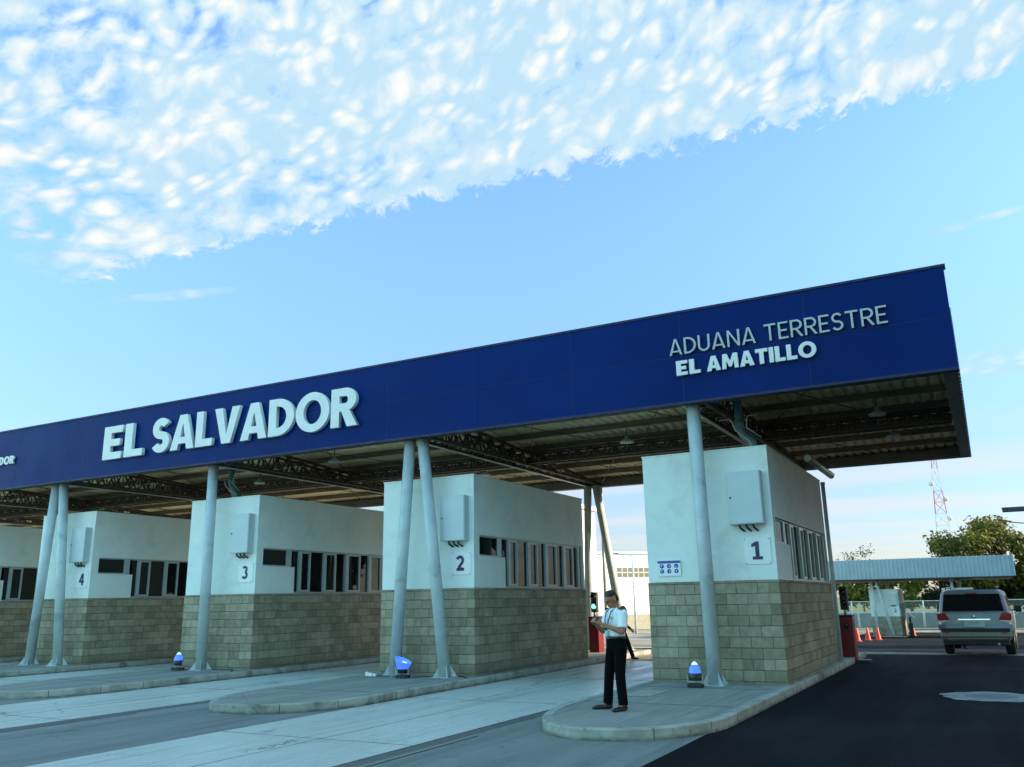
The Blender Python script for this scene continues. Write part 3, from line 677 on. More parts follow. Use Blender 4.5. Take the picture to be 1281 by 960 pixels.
# ------------------------------------------------------------------ booths
def booth(k, num, x, y, z, label, detail=True, open_pane=None):
    root = empty('inspection_booth', (x, y, z)); tag(root, label, 'booth', 'numbered inspection booths in a row' if detail else 'booths under the distant canopy')
    W = 2.57; D = 6.15; zb = 2.05; zt = 4.6
    m = MB()      # block base, hollow ring + slab
    m.box(-W - .015, -.015, .10, .015, D + .015, zb - .003)
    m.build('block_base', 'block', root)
    m = MB()
    m.box(-W, 0, zb, -.15, .15, zt); m.box(-W, D - .15, zb, -.15, D, zt); m.box(-W, .15, zb, -W + .15, D - .15, zt)
    # right wall round the opening
    oz0, oz1 = zb, 3.24
    m.box(-.15, 0, oz1, 0, D, zt); m.box(-.15, 0, zb, 0, .24, oz1); m.box(-.15, .24, zb, 0, 1.47, 2.76); m.box(-.15, D - .10, zb, 0, D, oz1)
    m.build('upper_wall', 'plaster', root)
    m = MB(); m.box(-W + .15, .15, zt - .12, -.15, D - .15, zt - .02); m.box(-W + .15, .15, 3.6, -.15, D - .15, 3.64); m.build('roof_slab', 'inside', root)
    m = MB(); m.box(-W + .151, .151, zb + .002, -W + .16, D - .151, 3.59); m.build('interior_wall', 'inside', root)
    if detail:
        m = MB(); m.box(-W - .012, -.012, zt + .001, .012, D + .012, zt + .03); m.build('parapet_cap', 'plaster', root)
    # window frames : sit in a 6 cm recess
    fr = MB(); xo = -.05
    def fbox(y0, y1, z0, z1, d=.07, x=xo): fr.box(x - d, y0, z0, x, y1, z1)
    fbox(.245, 1.38, 2.765, 2.80); fbox(.245, 1.38, 3.205, 3.238); fbox(.245, .29, 2.80, 3.205); fbox(1.18, 1.38, 2.80, 3.205)
    fbox(1.48, D - .105, zb + .003, zb + .045); fbox(1.38, D - .105, 3.20, 3.238)
    widef = [(1.66, 1.77), (2.70, 2.82), (3.70, 3.84), (4.80, 4.95), (5.76, 5.86)]
    for a, b in widef: fbox(a, b, zb + .045, 3.20, .10, -.012)
    thin = [2.10, 3.22, 4.36, 5.42]
    for a in thin: fbox(a, a + .055, zb + .045, 3.20, .06, -.03)
    for (a, b) in zip([w_[1] for w_ in widef[:-1]], thin): fbox(a, b, zb + .045, zb + .10, .05, -.03); fbox(a, b, 3.15, 3.20, .05, -.03)
    wf = fr.build('window_frame', 'frame', root)
    spans = [(.29, 1.18, 2.80, 3.205), (1.48, 1.66, zb + .05, 3.2)]
    for (a, b), t in zip(widef, thin): spans += [(b, t, zb + .10, 3.15)]
    for t, (a, b) in zip(thin, widef[1:]): spans += [(t + .055, a, zb + .05, 3.2)]
    spans += [(5.86, D - .11, zb + .05, 3.2)]
    for i, (a, b, z0, z1) in enumerate(spans):
        if open_pane is not None and i == open_pane: continue
        p = MB(); xx = -.075; p.box(xx - .006, a, z0, xx, b, z1); p.build('pane', 'glass', wf)
    # wall cabinet
    cb = MB(); cb.box(-.79, -.20, 3.10, -.13, -.001, 4.13); c = cb.build('wall_cabinet', 'cabinet', root, bevel=.008)
    cb = MB(); cb.box(-.775, -.212, 3.115, -.145, -.2015, 4.115); cd = cb.build('cabinet_door', 'cabinet', c, bevel=.004)
    cb = MB(); cb.lathe([(.0, -.012), (.018, -.012), (.018, 0)], (-.73, -.213, 3.62), 10, 'Y'); cb.build('lock', 'darkmetal', cd)
    for i in range(3):
        cb = MB(); xx = -.62 + i * .13; cb.tube([(xx, -.10, 3.10), (xx + .01, -.10, 3.04), (xx + .05, -.06, 3.0), (xx + .06, -.0, 2.98)], .022, 8); cb.build('conduit', 'darkmetal', c)
    # number plate
    pl = MB(); pl.box(-.60, -.016, 2.34, -.08, -.002, 2.85); p = pl.build('number_plate', 'plate', root, bevel=.004)
    letter(num, .2, .34, .008, (-.47, -.0165, 2.43), 'navy', p, name='number')
    if detail:
        pl = MB()
        for (a, b) in ((-.57, 2.37), (-.11, 2.37), (-.57, 2.82), (-.11, 2.82)): pl.lathe([(0, -.008), (.012, -.008), (.012, 0)], (a, -.0165, b), 8, 'Y')
        pl.build('screw', 'galv', p)
    return root
words = ['one', 'two', 'three', 'four', 'five', 'six']
LB = ['white booth on stone block base numbered 1, rightmost, beside the asphalt road',
      'white booth on stone block base numbered 2, behind a pair of spread columns',
      'white booth on stone block base numbered 3, behind one upright column',
      'white booth on stone block base numbered 4, behind leaning twin columns at left',
      'white booth cut off by the left edge of the photo, beyond booth 4',]
for k in range(5):
    booth(k, str(k + 1), CX[k], 16.95, 0, LB[k], open_pane=(7 if k == 2 else None))
# safety sign on booth 1
sg = empty('safety_sign', (-5.61, 16.93, 2.32)); tag(sg, 'small blue and white sign of six round pictograms on front wall of booth 1', 'sign')
m = MB(); m.box(-.24, -.006, -.15, .24, .014, .155); m.build('sign_board', 'plate', sg)
m = MB(); m.box(-.235, -.010, .10, .235, -.007, .15); m.build('header_strip', 'blue', sg)
for i, (a, b) in enumerate(((0, .014), (.012, 0), (0, -.018), (0, .012), (.012, 0), (0, 0))):
    cx_, cz_ = -.15 + .15 * (i % 3), .045 - .10 * (i // 3)
    m = MB(); m.lathe([(0, -.004), (.042, -.004), (.042, 0)], (cx_, -.0065, cz_), 20, 'Y'); dsc = m.build('pictogram_disc', 'blue', sg)
    m = MB(); m.lathe([(0, -.003), (.014 if i != 5 else .009, -.003), (.014, 0)], (cx_ + a, -.0108, cz_ + b), 10, 'Y')
    m.box(cx_ - .006 + a, -.0135, cz_ - .022, cx_ + .006 + a, -.0110, cz_ - .006 + b * .3); m.build('pictogram_mark', 'plate', dsc)

# rain pipes above booths 1 and 3, with conduit hangers
for (x, lb) in ((-4.22, 'grey blue rain pipe dropping from the roof onto booth 1'), (-19.12 + .0, 'grey blue rain pipe dropping from the roof onto booth 3')):
    r0 = empty('rain_pipe', (x, 18.0, 4.6)); tag(r0, lb, 'pipe', 'rain pipes dropping onto booths')
    m = MB(); m.tube([(0, 0, 1.55), (0, 0, .62), (.06, .0, .48), (.26, .0, .28), (.30, .0, .1), (.30, .0, .0)], .085, 16); m.build('pipe_run', 'duct', r0)
    m = MB(); m.tube([(0, 0, .60), (0, 0, .80)], .10, 16); m.build('pipe_collar', 'duct', r0); m = MB(); m.tube([(0, 0, 1.25), (0, 0, 1.31)], .10, 16); m.build('pipe_collar', 'duct', r0)
    m = MB(); m.tube([(-.38, -.16, .80), (-.16, -.16, .80), (-.12, -.16, .76), (-.05, -.16, .55), (.22, -.16, .30), (.26, -.16, .2), (.26, -.12, .02)], .016, 8)
    m.tube([(.42, -.10, .85), (.22, -.10, .85), (.19, -.1, .80), (.17, -.10, .6), (.46, -.10, .36)], .014, 8); m.build('conduit', 'galv', r0)
# horizontal + vertical pipes at the back of booth 1
m = MB(); m.tube([(0, -.6, 0), (0, 2.95, 0)], .09, 14); m.lathe([(.11, 0), (.11, .12)], (0, 2.83, 0), 14, 'Y')
tag(m.build('gutter_pipe', 'galv', None, (-3.5, 22.3, 5.02)), 'grey pipe running level under the roof past booth 1', 'pipe')
m = MB(); m.tube([(0, 0, 0), (0, 0, 4.42)], .05, 14); m.lathe([(.06, 4.36), (.06, 4.44), (0, 4.44)], (0, 0, 0), 14)
o = m.build('vent_pipe', 'column', None, (-3.44, 23.24, .15)); tag(o, 'upright grey pipe on the back corner of booth 1', 'pipe')

# hanging lamps
def pendant(x, y):
    zt = dz_(y) - .25; r0 = empty('hanging_lamp', (x, y, 5.72)); tag(r0, None, 'lamp', 'unlit lamps hanging under the canopy roof')
    m = MB(); m.tube([(0, 0, .10), (0, 0, zt - 5.72)], .012, 6); m.build('stem', 'steel', r0)
    m = MB(); m.lathe([(.0, .12), (.05, .12), (.06, .05), (.17, -.01), (.19, -.05), (.18, -.055), (.0, -.04)], (0, 0, 0), 18); m.build('shade', 'galv', r0); return r0
for (x, y, lb) in ((-1.70, 20.5, 'small bell lamp hanging under roof right of booth 1, nearer one'), (-1.65, 23.7, 'small bell lamp hanging under roof right of booth 1, farther one'),
                   (-7.74, 20.57, 'small bell lamp hanging under roof between booths 1 and 2'), (-20.8, 20.8, 'small bell lamp hanging under roof above booth 3'),
                   (-13.73, 23.5, 'small bell lamp hanging under roof behind booth 2'), (-15.95, 18.8, 'small bell lamp hanging under roof between booths 2 and 3')):
    pendant(x, y)['label'] = lb

# ------------------------------------------------------------------ floodlights
def flood(x, y, rz, lb, flared=False):
    r0 = empty('floodlight', (x, y, .15), rz); tag(r0, lb, 'floodlight', 'blue floodlights on the islands')
    m = MB(); m.box(-.13, -.10, .02, .13, .10, .075)
    for a in (-1, 1):
        for b in (-1, 1): m.box(a * .11 - .02, b * .08 - .02, 0, a * .11 + .02, b * .08 + .02, .02)
    m.build('base', 'black', r0, bevel=.006)
    m = MB()
    for a in (-1, 1): m.box(a * .135 - .006, -.02, .06, a * .135 + .006, .02, .22)
    m.box(-.135, -.02, .078, .135, .02, .09); m.build('yoke', 'galv', r0)
    if not flared:
        m = MB(); m.lathe([(0, .095), (.105, .10), (.118, .13), (.120, .235), (.112, .25)], (0, 0, 0), 24); h = m.build('housing', 'darkmetal', r0)
        m = MB(); m.lathe([(.123, .105), (.123, .12)], (0, 0, 0), 24); m.build('ring', 'galv', h)
        m = MB(); m.lathe([(.110, .251), (.108, .29), (.092, .345), (.058, .40)], (0, 0, 0), 24); d = m.build('lens', 'glow', r0)
        m = MB(); m.lathe([(.058, .40), (.03, .435), (0, .455)], (0, 0, 0), 20); m.build('lens_tip', 'glowtip', d)
    else:
        m = MB(); m.lathe([(0, .095), (.10, .10), (.12, .14), (.125, .19)], (0, 0, 0), 24); m.build('housing', 'darkmetal', r0)
        m = MB(); n = 28; vs = []
        for (rr, zz, tilt) in ((.125, .19, 0), (.145, .26, .0), (.165, .33, .25), (.185, .38, .42), (.178, .372, .42), (.13, .21, 0)):
            for i in range(n): a = 2 * math.pi * i / n; vs.append((rr * math.cos(a), rr * math.sin(a), zz - tilt * rr * math.cos(a)))
        fs = [(lv * n + i, lv * n + (i + 1) % n, (lv + 1) * n + (i + 1) % n, (lv + 1) * n + i) for lv in range(5) for i in range(n)]
        m.add(vs, fs, True); d = m.build('lens', 'glow', r0)
        m = MB(); m.lathe([(0, .215), (.125, .212)], (0, 0, 0), 24); m.ell((0, 0, .27), (.10, .10, .075)); m.build('lamp_bulb', 'glowtip', d)
flood(-4.95, 16.05, 0, 'glowing blue dome floodlight beside the foot of the column at booth 1')
flood(-11.52, 16.1, R_(5), 'glowing blue cup floodlight between the twin columns at booth 2', True)
flood(-18.75, 16.25, R_(10), 'pale blue dome floodlight beside the column foot at booth 3')
def cable(pts, lb, r=.010):
    m = MB(); o0 = Vector(pts[0]); m.tube([Vector(p) - o0 for p in pts], r, 6); tag(m.build('cable', 'black', None, o0), lb, 'cable')
cable([(-11.35, 16.2, .165), (-11.1, 16.5, .16), (-10.9, 16.75, .162), (-10.6, 16.8, .16), (-10.35, 16.7, .16), (-10.0, 16.3, .16)], 'thin black cable trailing right from floodlight at booth 2')
cable([(-11.7, 16.2, .165), (-12.0, 16.35, .16), (-12.3, 16.2, .17), (-12.5, 16.4, .16)], 'thin black cable coiled left of floodlight at booth 2')
cable([(-18.6, 16.3, .165), (-18.2, 16.8, .16), (-17.7, 16.6, .16), (-17.3, 16.75, .16), (-16.9, 16.3, .16)], 'thin black cable lying right of floodlight at booth 3')
m = MB(); m.box(-.07, -.03, 0, .05, .04, .07); m.box(.06, -.02, 0, .14, .05, .05); m.box(-.16, 0, 0, -.09, .05, .09)
tag(m.build('power_plugs', 'conewhite', None, (-12.55, 16.3, .151), bevel=.006), 'small pale plugs lying left of the twin columns at booth 2', 'plug')

# ------------------------------------------------------------------ barrier machines
def barrier(x, y, lb, lamp):
    r0 = empty('barrier_machine', (x, y, 0)); tag(r0, lb, 'barrier', 'red barrier cabinets behind the booths')
    m = MB(); m.box(-.17, -.2, .08, .17, .2, 1.18); m.build('cabinet', 'red', r0, bevel=.02)
    m = MB(); m.box(-.21, -.24, 0, .50 if not lamp else .21, .24, .08); m.build('base', 'black', r0)
    m = MB(); m.box(-.175, -.205, 1.182, .175, .205, 1.23); m.build('lid', 'black', r0, bevel=.01)
    m = MB(); m.tube([(-.02, 0, 1.23), (-.02, 0, 1.4)], .035, 10); m.build('signal_post', 'galv', r0)
    m = MB(); m.box(-.12, -.07, 1.36, .08, .09, 1.98); h = m.build('signal_head', 'black', r0, bevel=.02)
    for i in range(2):
        q = MB(); q.lathe([(0, -.012), (.07, -.008), (.075, .0)], (-.02, -.071, 1.54 + .28 * i), 18, 'Y'); q.build('signal_lamp', 'green_lamp' if (lamp and i == 0) else 'carglass', h)
        q = MB()
        for s in range(8): 
            a = math.pi * s / 8; b = math.pi * (s + 1) / 8
            q.add([(-.02 + .085 * math.cos(a), -.072, 1.54 + .28 * i + .085 * math.sin(a)), (-.02 + .085 * math.cos(b), -.072, 1.54 + .28 * i + .085 * math.sin(b)), (-.02 + .085 * math.cos(b), -.16, 1.54 + .28 * i + .085 * math.sin(b)), (-.02 + .085 * math.cos(a), -.16, 1.54 + .28 * i + .085 * math.sin(a))], [(0, 1, 2, 3)])
        v_ = q.build('visor', 'black', h); v_.modifiers.new('s', 'SOLIDIFY').thickness = .004
    m = MB(); m.lathe([(0, -.03), (.06, -.03), (.06, 0)], (.0, -.21, .95), 14, 'Y'); m.build('arm_hub', 'darkmetal', r0)
barrier(-3.50, 25.3, 'red barrier cabinet with dark signal head behind booth 1', False)
barrier(-11.10, 25.9, 'red barrier cabinet with lit green signal behind booth 2', True)
barrier(-17.80, 25.9, 'red barrier cabinet behind booth 3', True)

# ------------------------------------------------------------------ people
def remeshed(mb, name, material, parent, voxel, smooth=4):
    me = bpy.data.meshes.new(name); me.from_pydata(mb.v, [], mb.f)
    to = bpy.data.objects.new('tmp', me); COL.objects.link(to)
    r = to.modifiers.new('r', 'REMESH'); r.mode = 'VOXEL'; r.voxel_size = voxel; r.use_smooth_shade = True
    s_ = to.modifiers.new('s', 'SMOOTH'); s_.factor = .5; s_.iterations = smooth
    dg = bpy.context.evaluated_depsgraph_get(); me2 = bpy.data.meshes.new_from_object(to.evaluated_get(dg)); bpy.data.objects.remove(to)
    me2.materials.clear(); me2.materials.append(MT[material])
    for p in me2.polygons: p.use_smooth = True
    o = bpy.data.objects.new(name, me2); COL.objects.link(o); o.parent = parent; return o
def hand(m, wrist, d, palm_n, side, curl=.9, sc_=1.0, thumb_in=1):
    """d = direction along the hand, palm_n = way the palm faces, side = towards the thumb"""
    wrist = Vector(wrist); d = Vector(d).normalized(); palm_n = Vector(palm_n); palm_n = (palm_n - d * palm_n.dot(d)).normalized(); side = Vector(side); side = (side - d * side.dot(d) - palm_n * side.dot(palm_n)).normalized()
    rot = Matrix((side, d, palm_n)).transposed()
    m.ell(wrist + d * .05, (.042, .058, .018), 12, 8, rot)
    for i, (off, ln) in enumerate(((.030, .072), (.010, .082), (-.010, .076), (-.030, .058))):
        p = wrist + d * .092 + side * off; dirv = d.copy(); l = ln * sc_
        for sgm, fr_ in enumerate((.45, .32, .23)):
            a = curl * (.5 + .35 * sgm); nd = (dirv * math.cos(a) + palm_n * math.sin(a)).normalized(); palm_n2 = (palm_n * math.cos(a) - dirv * math.sin(a)).normalized()
            q = p + nd * l * fr_; m.cap(p, q, .0092 - .0008 * sgm, .0086 - .0008 * sgm, 8); p = q; dirv = nd; palm_n = palm_n2
        palm_n = Vector(rot.col[2])
    p = wrist + d * .03 + side * .034; q = p + (d * .6 + side * .55 + palm_n * .4).normalized() * .038; m.cap(p, q, .013, .0105, 8)
    q2 = q + (d * .85 + side * .05 + palm_n * .6).normalized() * .030; m.cap(q, q2, .0105, .009, 8)
def person(name_label, loc, rz, J, top, legs_m, skin='skin', hair=True, short=True, extras=None, voxel=.009, cap_=False):
    """J: joints in local coords (x = person's left, -y = forward)"""
    root = empty('person', loc, rz); tag(root, name_label, 'person')
    V = lambda k: Vector(J[k])
    m = MB()
    hd = V('head'); tilt = J.get('tilt', 0.0); turn = J.get('turn', 0.0)
    Rm = Matrix.Rotation(turn, 3, 'Z') @ Matrix.Rotation(tilt, 3, 'X')
    H_ = lambda x, y, z: hd + Rm @ Vector((x, y, z))
    m.ell(H_(0, .012, .03), (.078, .098, .098), 18, 12, Rm); m.ell(H_(0, -.022, -.045), (.058, .068, .070), 16, 10, Rm)
    m.ell(H_(0, -.062, -.088), (.026, .022, .020), 10, 8, Rm); m.cap(H_(0, -.094, .010), H_(0, -.112, -.028), .009, .014, 8)
    m.ell(H_(0, -.090, -.062), (.024, .012, .009), 10, 6, Rm); m.ell(H_(0, -.088, .028), (.058, .014, .010), 12, 6, Rm)
    for s_ in (-1, 1): m.ell(H_(s_ * .079, .012, -.015), (.010, .020, .032), 8, 8, Rm)
    neck = V('neck'); m.cap(neck - Vector((0, 0, .04)), H_(0, .018, -.055), .056, .052, 14)
    pel, ch = V('pelvis'), V('chest')
    m.ell(ch, (.155, .095, .17)); m.ell(pel, (.14, .10, .13)); m.ell((ch + pel) / 2, (.13, .085, .2))
    for s_ in ('l', 'r'):
        sh, el, wr = V('sh' + s_), V('el' + s_), V('wr' + s_)
        m.cap(sh, el, .047, .037); m.cap(el, el + (wr - el) * .35, .038, .038); m.cap(el + (wr - el) * .35, wr, .038, .025)
        m.cap(sh, ch + Vector((0, 0, .10)), .045, .07)
        hp, kn, an = V('hp' + s_), V('kn' + s_), V('an' + s_)
        m.cap(hp, kn, .070, .048); m.cap(kn, an, .046, .034); m.cap(an, an + Vector(J['toe' + s_]) * .25 + Vector((0, 0, -.02)), .032, .026)
        hand(m, wr, J['hd' + s_], J['pn' + s_], J['sd' + s_], J.get('curl' + s_, .6))
    body = remeshed(m, 'body', skin, root, .0062, 2)
    m = MB()
    for s_ in (-1, 1): m.ell(H_(s_ * .031, -.083, .008), (.012, .007, .006), 8, 6, Rm)
    m.build('eye', 'hair', root)
    if hair:
        m = MB(); m.ell(H_(0, .022, .078), (.080, .090, .064), 18, 12, Rm); m.ell(H_(0, .062, .005), (.077, .050, .082), 16, 10, Rm)
        remeshed(m, 'hair', 'hair', root, .010, 2)
    if cap_:
        m = MB(); m.ell(H_(0, .01, .06), (.092, .108, .085), 18, 12, Rm); m.ell(H_(0, -.11, .045), (.06, .06, .012), 14, 6, Rm); remeshed(m, 'cap', 'conewhite', root, .010, 1)
    # shirt
    m = MB(); m.ell(ch, (.178, .118, .19)); m.ell((ch + pel) / 2 + Vector((0, 0, .0)), (.158, .118, .20)); m.ell(pel + Vector((0, 0, .12)), (.156, .118, .08))
    m.cap(ch + Vector((-.08, .0, .12)), ch + Vector((.08, 0, .12)), .085, .085)
    for s_ in ('l', 'r'):
        sh, el, wr = V('sh' + s_), V('el' + s_), V('wr' + s_)
        m.cap(sh, ch + Vector((0, 0, .11)), .062, .075)
        if short: m.tube([sh, sh + (el - sh) * .5, sh + (el - sh) * .80], [.066, .066, .070], 16)
        else: m.cap(sh, el, .062, .052); m.cap(el, el + (wr - el) * .93, .052, .040)
    remeshed(m, 'shirt' if short else 'jacket', top, root, .011, 3)
    # collar
    m = MB(); m.tube([neck + Vector((0, .005, -.045)), neck + Vector((0, 0, .005))], [.074, .064], 20, caps=False); o = m.build('collar', top, root); o.modifiers.new('s', 'SOLIDIFY').thickness = .006
    # trousers
    m = MB(); m.ell(pel + Vector((0, 0, -.01)), (.162, .124, .115)); m.ell(pel + Vector((0, 0, .04)), (.160, .122, .06)); 
    for s_ in ('l', 'r'):
        hp, kn, an = V('hp' + s_), V('kn' + s_), V('an' + s_)
        m.cap(hp, kn, .098, .070); m.tube([kn, kn + (an - kn) * .5, an + (an - kn) * .03], [.070, .066, .066], 16); m.ell(kn, (.07,) * 3)
    remeshed(m, 'trousers', legs_m, root, .012, 3)
    m = MB(); m.lathe([(.160, -.02), (.163, .02)], pel + Vector((0, 0, .075)), 26); m.v = [(x, pel.y + (y - pel.y) * .78, z) for x, y, z in m.v]; bo = m.build('belt', 'shoe', root); bo.modifiers.new('s', 'SOLIDIFY').thickness = .008
    # shoes
    for s_ in ('l', 'r'):
        an = V('an' + s_); td = Vector(J['toe' + s_]); m = MB(); zf = an.z - .085
        base = Vector((an.x, an.y, an.z - .045)); m.ell(base - td.normalized() * .02, (.042, .050, .042)); m.cap(base + Vector((0, 0, -.005)), base + td * .8 + Vector((0, 0, -.014)), .040, .034)
        tip = base + td + Vector((0, 0, -.02)); m.ell(tip, (.038, .042, .022))
        so = remeshed(m, 'shoe', 'shoe', root, .008, 2)
    if extras: extras(root, V, H_)
    return root
def std(**k):
    J = dict(head=(0, -.03, 1.60), neck=(0, .0, 1.47), chest=(0, .0, 1.27), pelvis=(0, .01, .95), shl=(.19, 0, 1.40), shr=(-.19, 0, 1.40), ell=(.24, .03, 1.12), elr=(-.24, .03, 1.12), wrl=(.25, -.05, .88), wrr=(-.25, -.05, .88),
             hpl=(.09, 0, .90), hpr=(-.09, 0, .90), knl=(.10, -.02, .50), knr=(-.10, -.02, .50), anl=(.11, .02, .09), anr=(-.11, .02, .09), toel=(.02, -.16, 0), toer=(-.02, -.16, 0),
             hdl=(0, -.1, -1), hdr=(0, -.1, -1), pnl=(-1, 0, 0), pnr=(1, 0, 0), sdl=(0, -1, 0), sdr=(0, -1, 0))
    J.update(k); return J
# main figure : both hands hold a phone at chest height, head bowed
ph = Vector((.0, -.40, 1.30))
J1 = std(head=(0, -.055, 1.575), tilt=R_(30), neck=(0, -.01, 1.455), chest=(0, .0, 1.26), pelvis=(0, -.01, .95),
         shl=(.19, 0.01, 1.38), shr=(-.19, .01, 1.38), ell=(.25, -.06, 1.11), elr=(-.25, -.06, 1.11), wrl=(.080, -.265, 1.225), wrr=(-.080, -.265, 1.225),
         hdl=(-.35, -.75, .55), hdr=(.35, -.75, .55), pnl=(-.75, .0, -.1), pnr=(.75, .0, -.1), sdl=(0, -.2, 1), sdr=(0, -.2, 1), curll=.75, curlr=.75,
         knl=(.12, -.04, .50), knr=(-.11, -.07, .50), anl=(.15, -.03, .085), anr=(-.14, -.09, .085), toel=(.05, -.17, 0), toer=(-.07, -.17, 0))
def ex1(root, V, H_):
    m = MB(); m.box(-.022, -.135, 1.015, .022, -.122, 1.045); m.build('belt_buckle', 'chrome', root)
    # lanyard and badge
    for s_ in (-1, 1):
        m = MB(); m.tube([(s_ * .060, -.02, 1.465), (s_ * .062, -.105, 1.40), (s_ * .045, -.142, 1.28), (s_ * .008, -.150, 1.13)], .008, 6); m.build('lanyard', 'lanyard', root)
    m = MB(); m.box(-.030, -.160, 1.04, .030, -.154, 1.13); m.build('badge', 'badge', root)
    m = MB(); m.ell((.085, -.122, 1.315), (.022, .010, .026)); m.build('chest_emblem', 'gold', root)
    for s_ in (-1, 1):
        m = MB(); m.box(s_ * .13 - .0, -.045, 1.452, s_ * .215, .05, 1.462); m.v = [(x, y, z - .25 * (abs(x) - .13)) for x, y, z in m.v]; e = m.build('epaulette', 'trousers', root, bevel=.003)
        m = MB(); m.box(s_ * .175, -.043, 1.463, s_ * .19, .048, 1.466); m.v = [(x, y, z - .25 * (abs(x) - .13)) for x, y, z in m.v]; m.build('epaulette_stripe', 'gold', e)
PX, PY, PRZ = -5.05, 12.54, R_(-37)
person('man in white short sleeved shirt and black trousers looking at his phone', (PX, PY, .15), PRZ, J1, 'shirt', 'trousers', extras=ex1).scale = (1.12, 1.10, 1.0)
m = MB(); m.box(-.075, -.006, -.040, .075, .006, .040); ph_o = m.build('phone', 'black', None, None, bevel=.006)
Mx = Matrix.Translation((PX, PY, .15)) @ Matrix.Rotation(PRZ, 4, 'Z') @ Matrix.Translation((0, -.36, 1.30)) @ Matrix.Rotation(R_(-35), 4, 'X'); ph_o.matrix_world = Mx
tag(ph_o, 'small black phone held in both hands by the uniformed man', 'phone')
# walking figure in dark clothes behind
J2 = std(head=(0, -.05, 1.585), anr=(-.09, .38, .16), knr=(-.09, .05, .50), anl=(.09, -.28, .09), knl=(.09, -.16, .50), ell=(.24, .14, 1.13), wrl=(.24, .16, .90), elr=(-.23, -.05, 1.13), wrr=(-.21, -.24, .98), toer=(0, -.14, -.05), hdl=(0, -.1, -1), hdr=(0, -.6, -.8))
person('person in dark jacket and trousers walking between booths 1 and 2', (-9.80, 24.9, 0), R_(115), J2, 'dark_jacket', 'trousers', 'skin2', short=False).scale = (.93, .93, .90)
# seated clerk in booth 3 : only head and shoulders reach the window
J3 = std(head=(0, -.03, 1.60))
person('clerk with pale cap seen through the open window of booth 3', (-17.35, 19.45, .62), R_(60), J3, 'shirt', 'trousers', 'skin2', hair=False, cap_=True)
J4 = std(anr=(-.10, .16, .12), anl=(.10, -.12, .09), knl=(.1, -.1, .5))
person('distant walker whose legs show under the silver car', (-1.50, 46.0, gz(46)), R_(80), J4, 'dark_jacket', 'trousers', 'skin2', short=False)

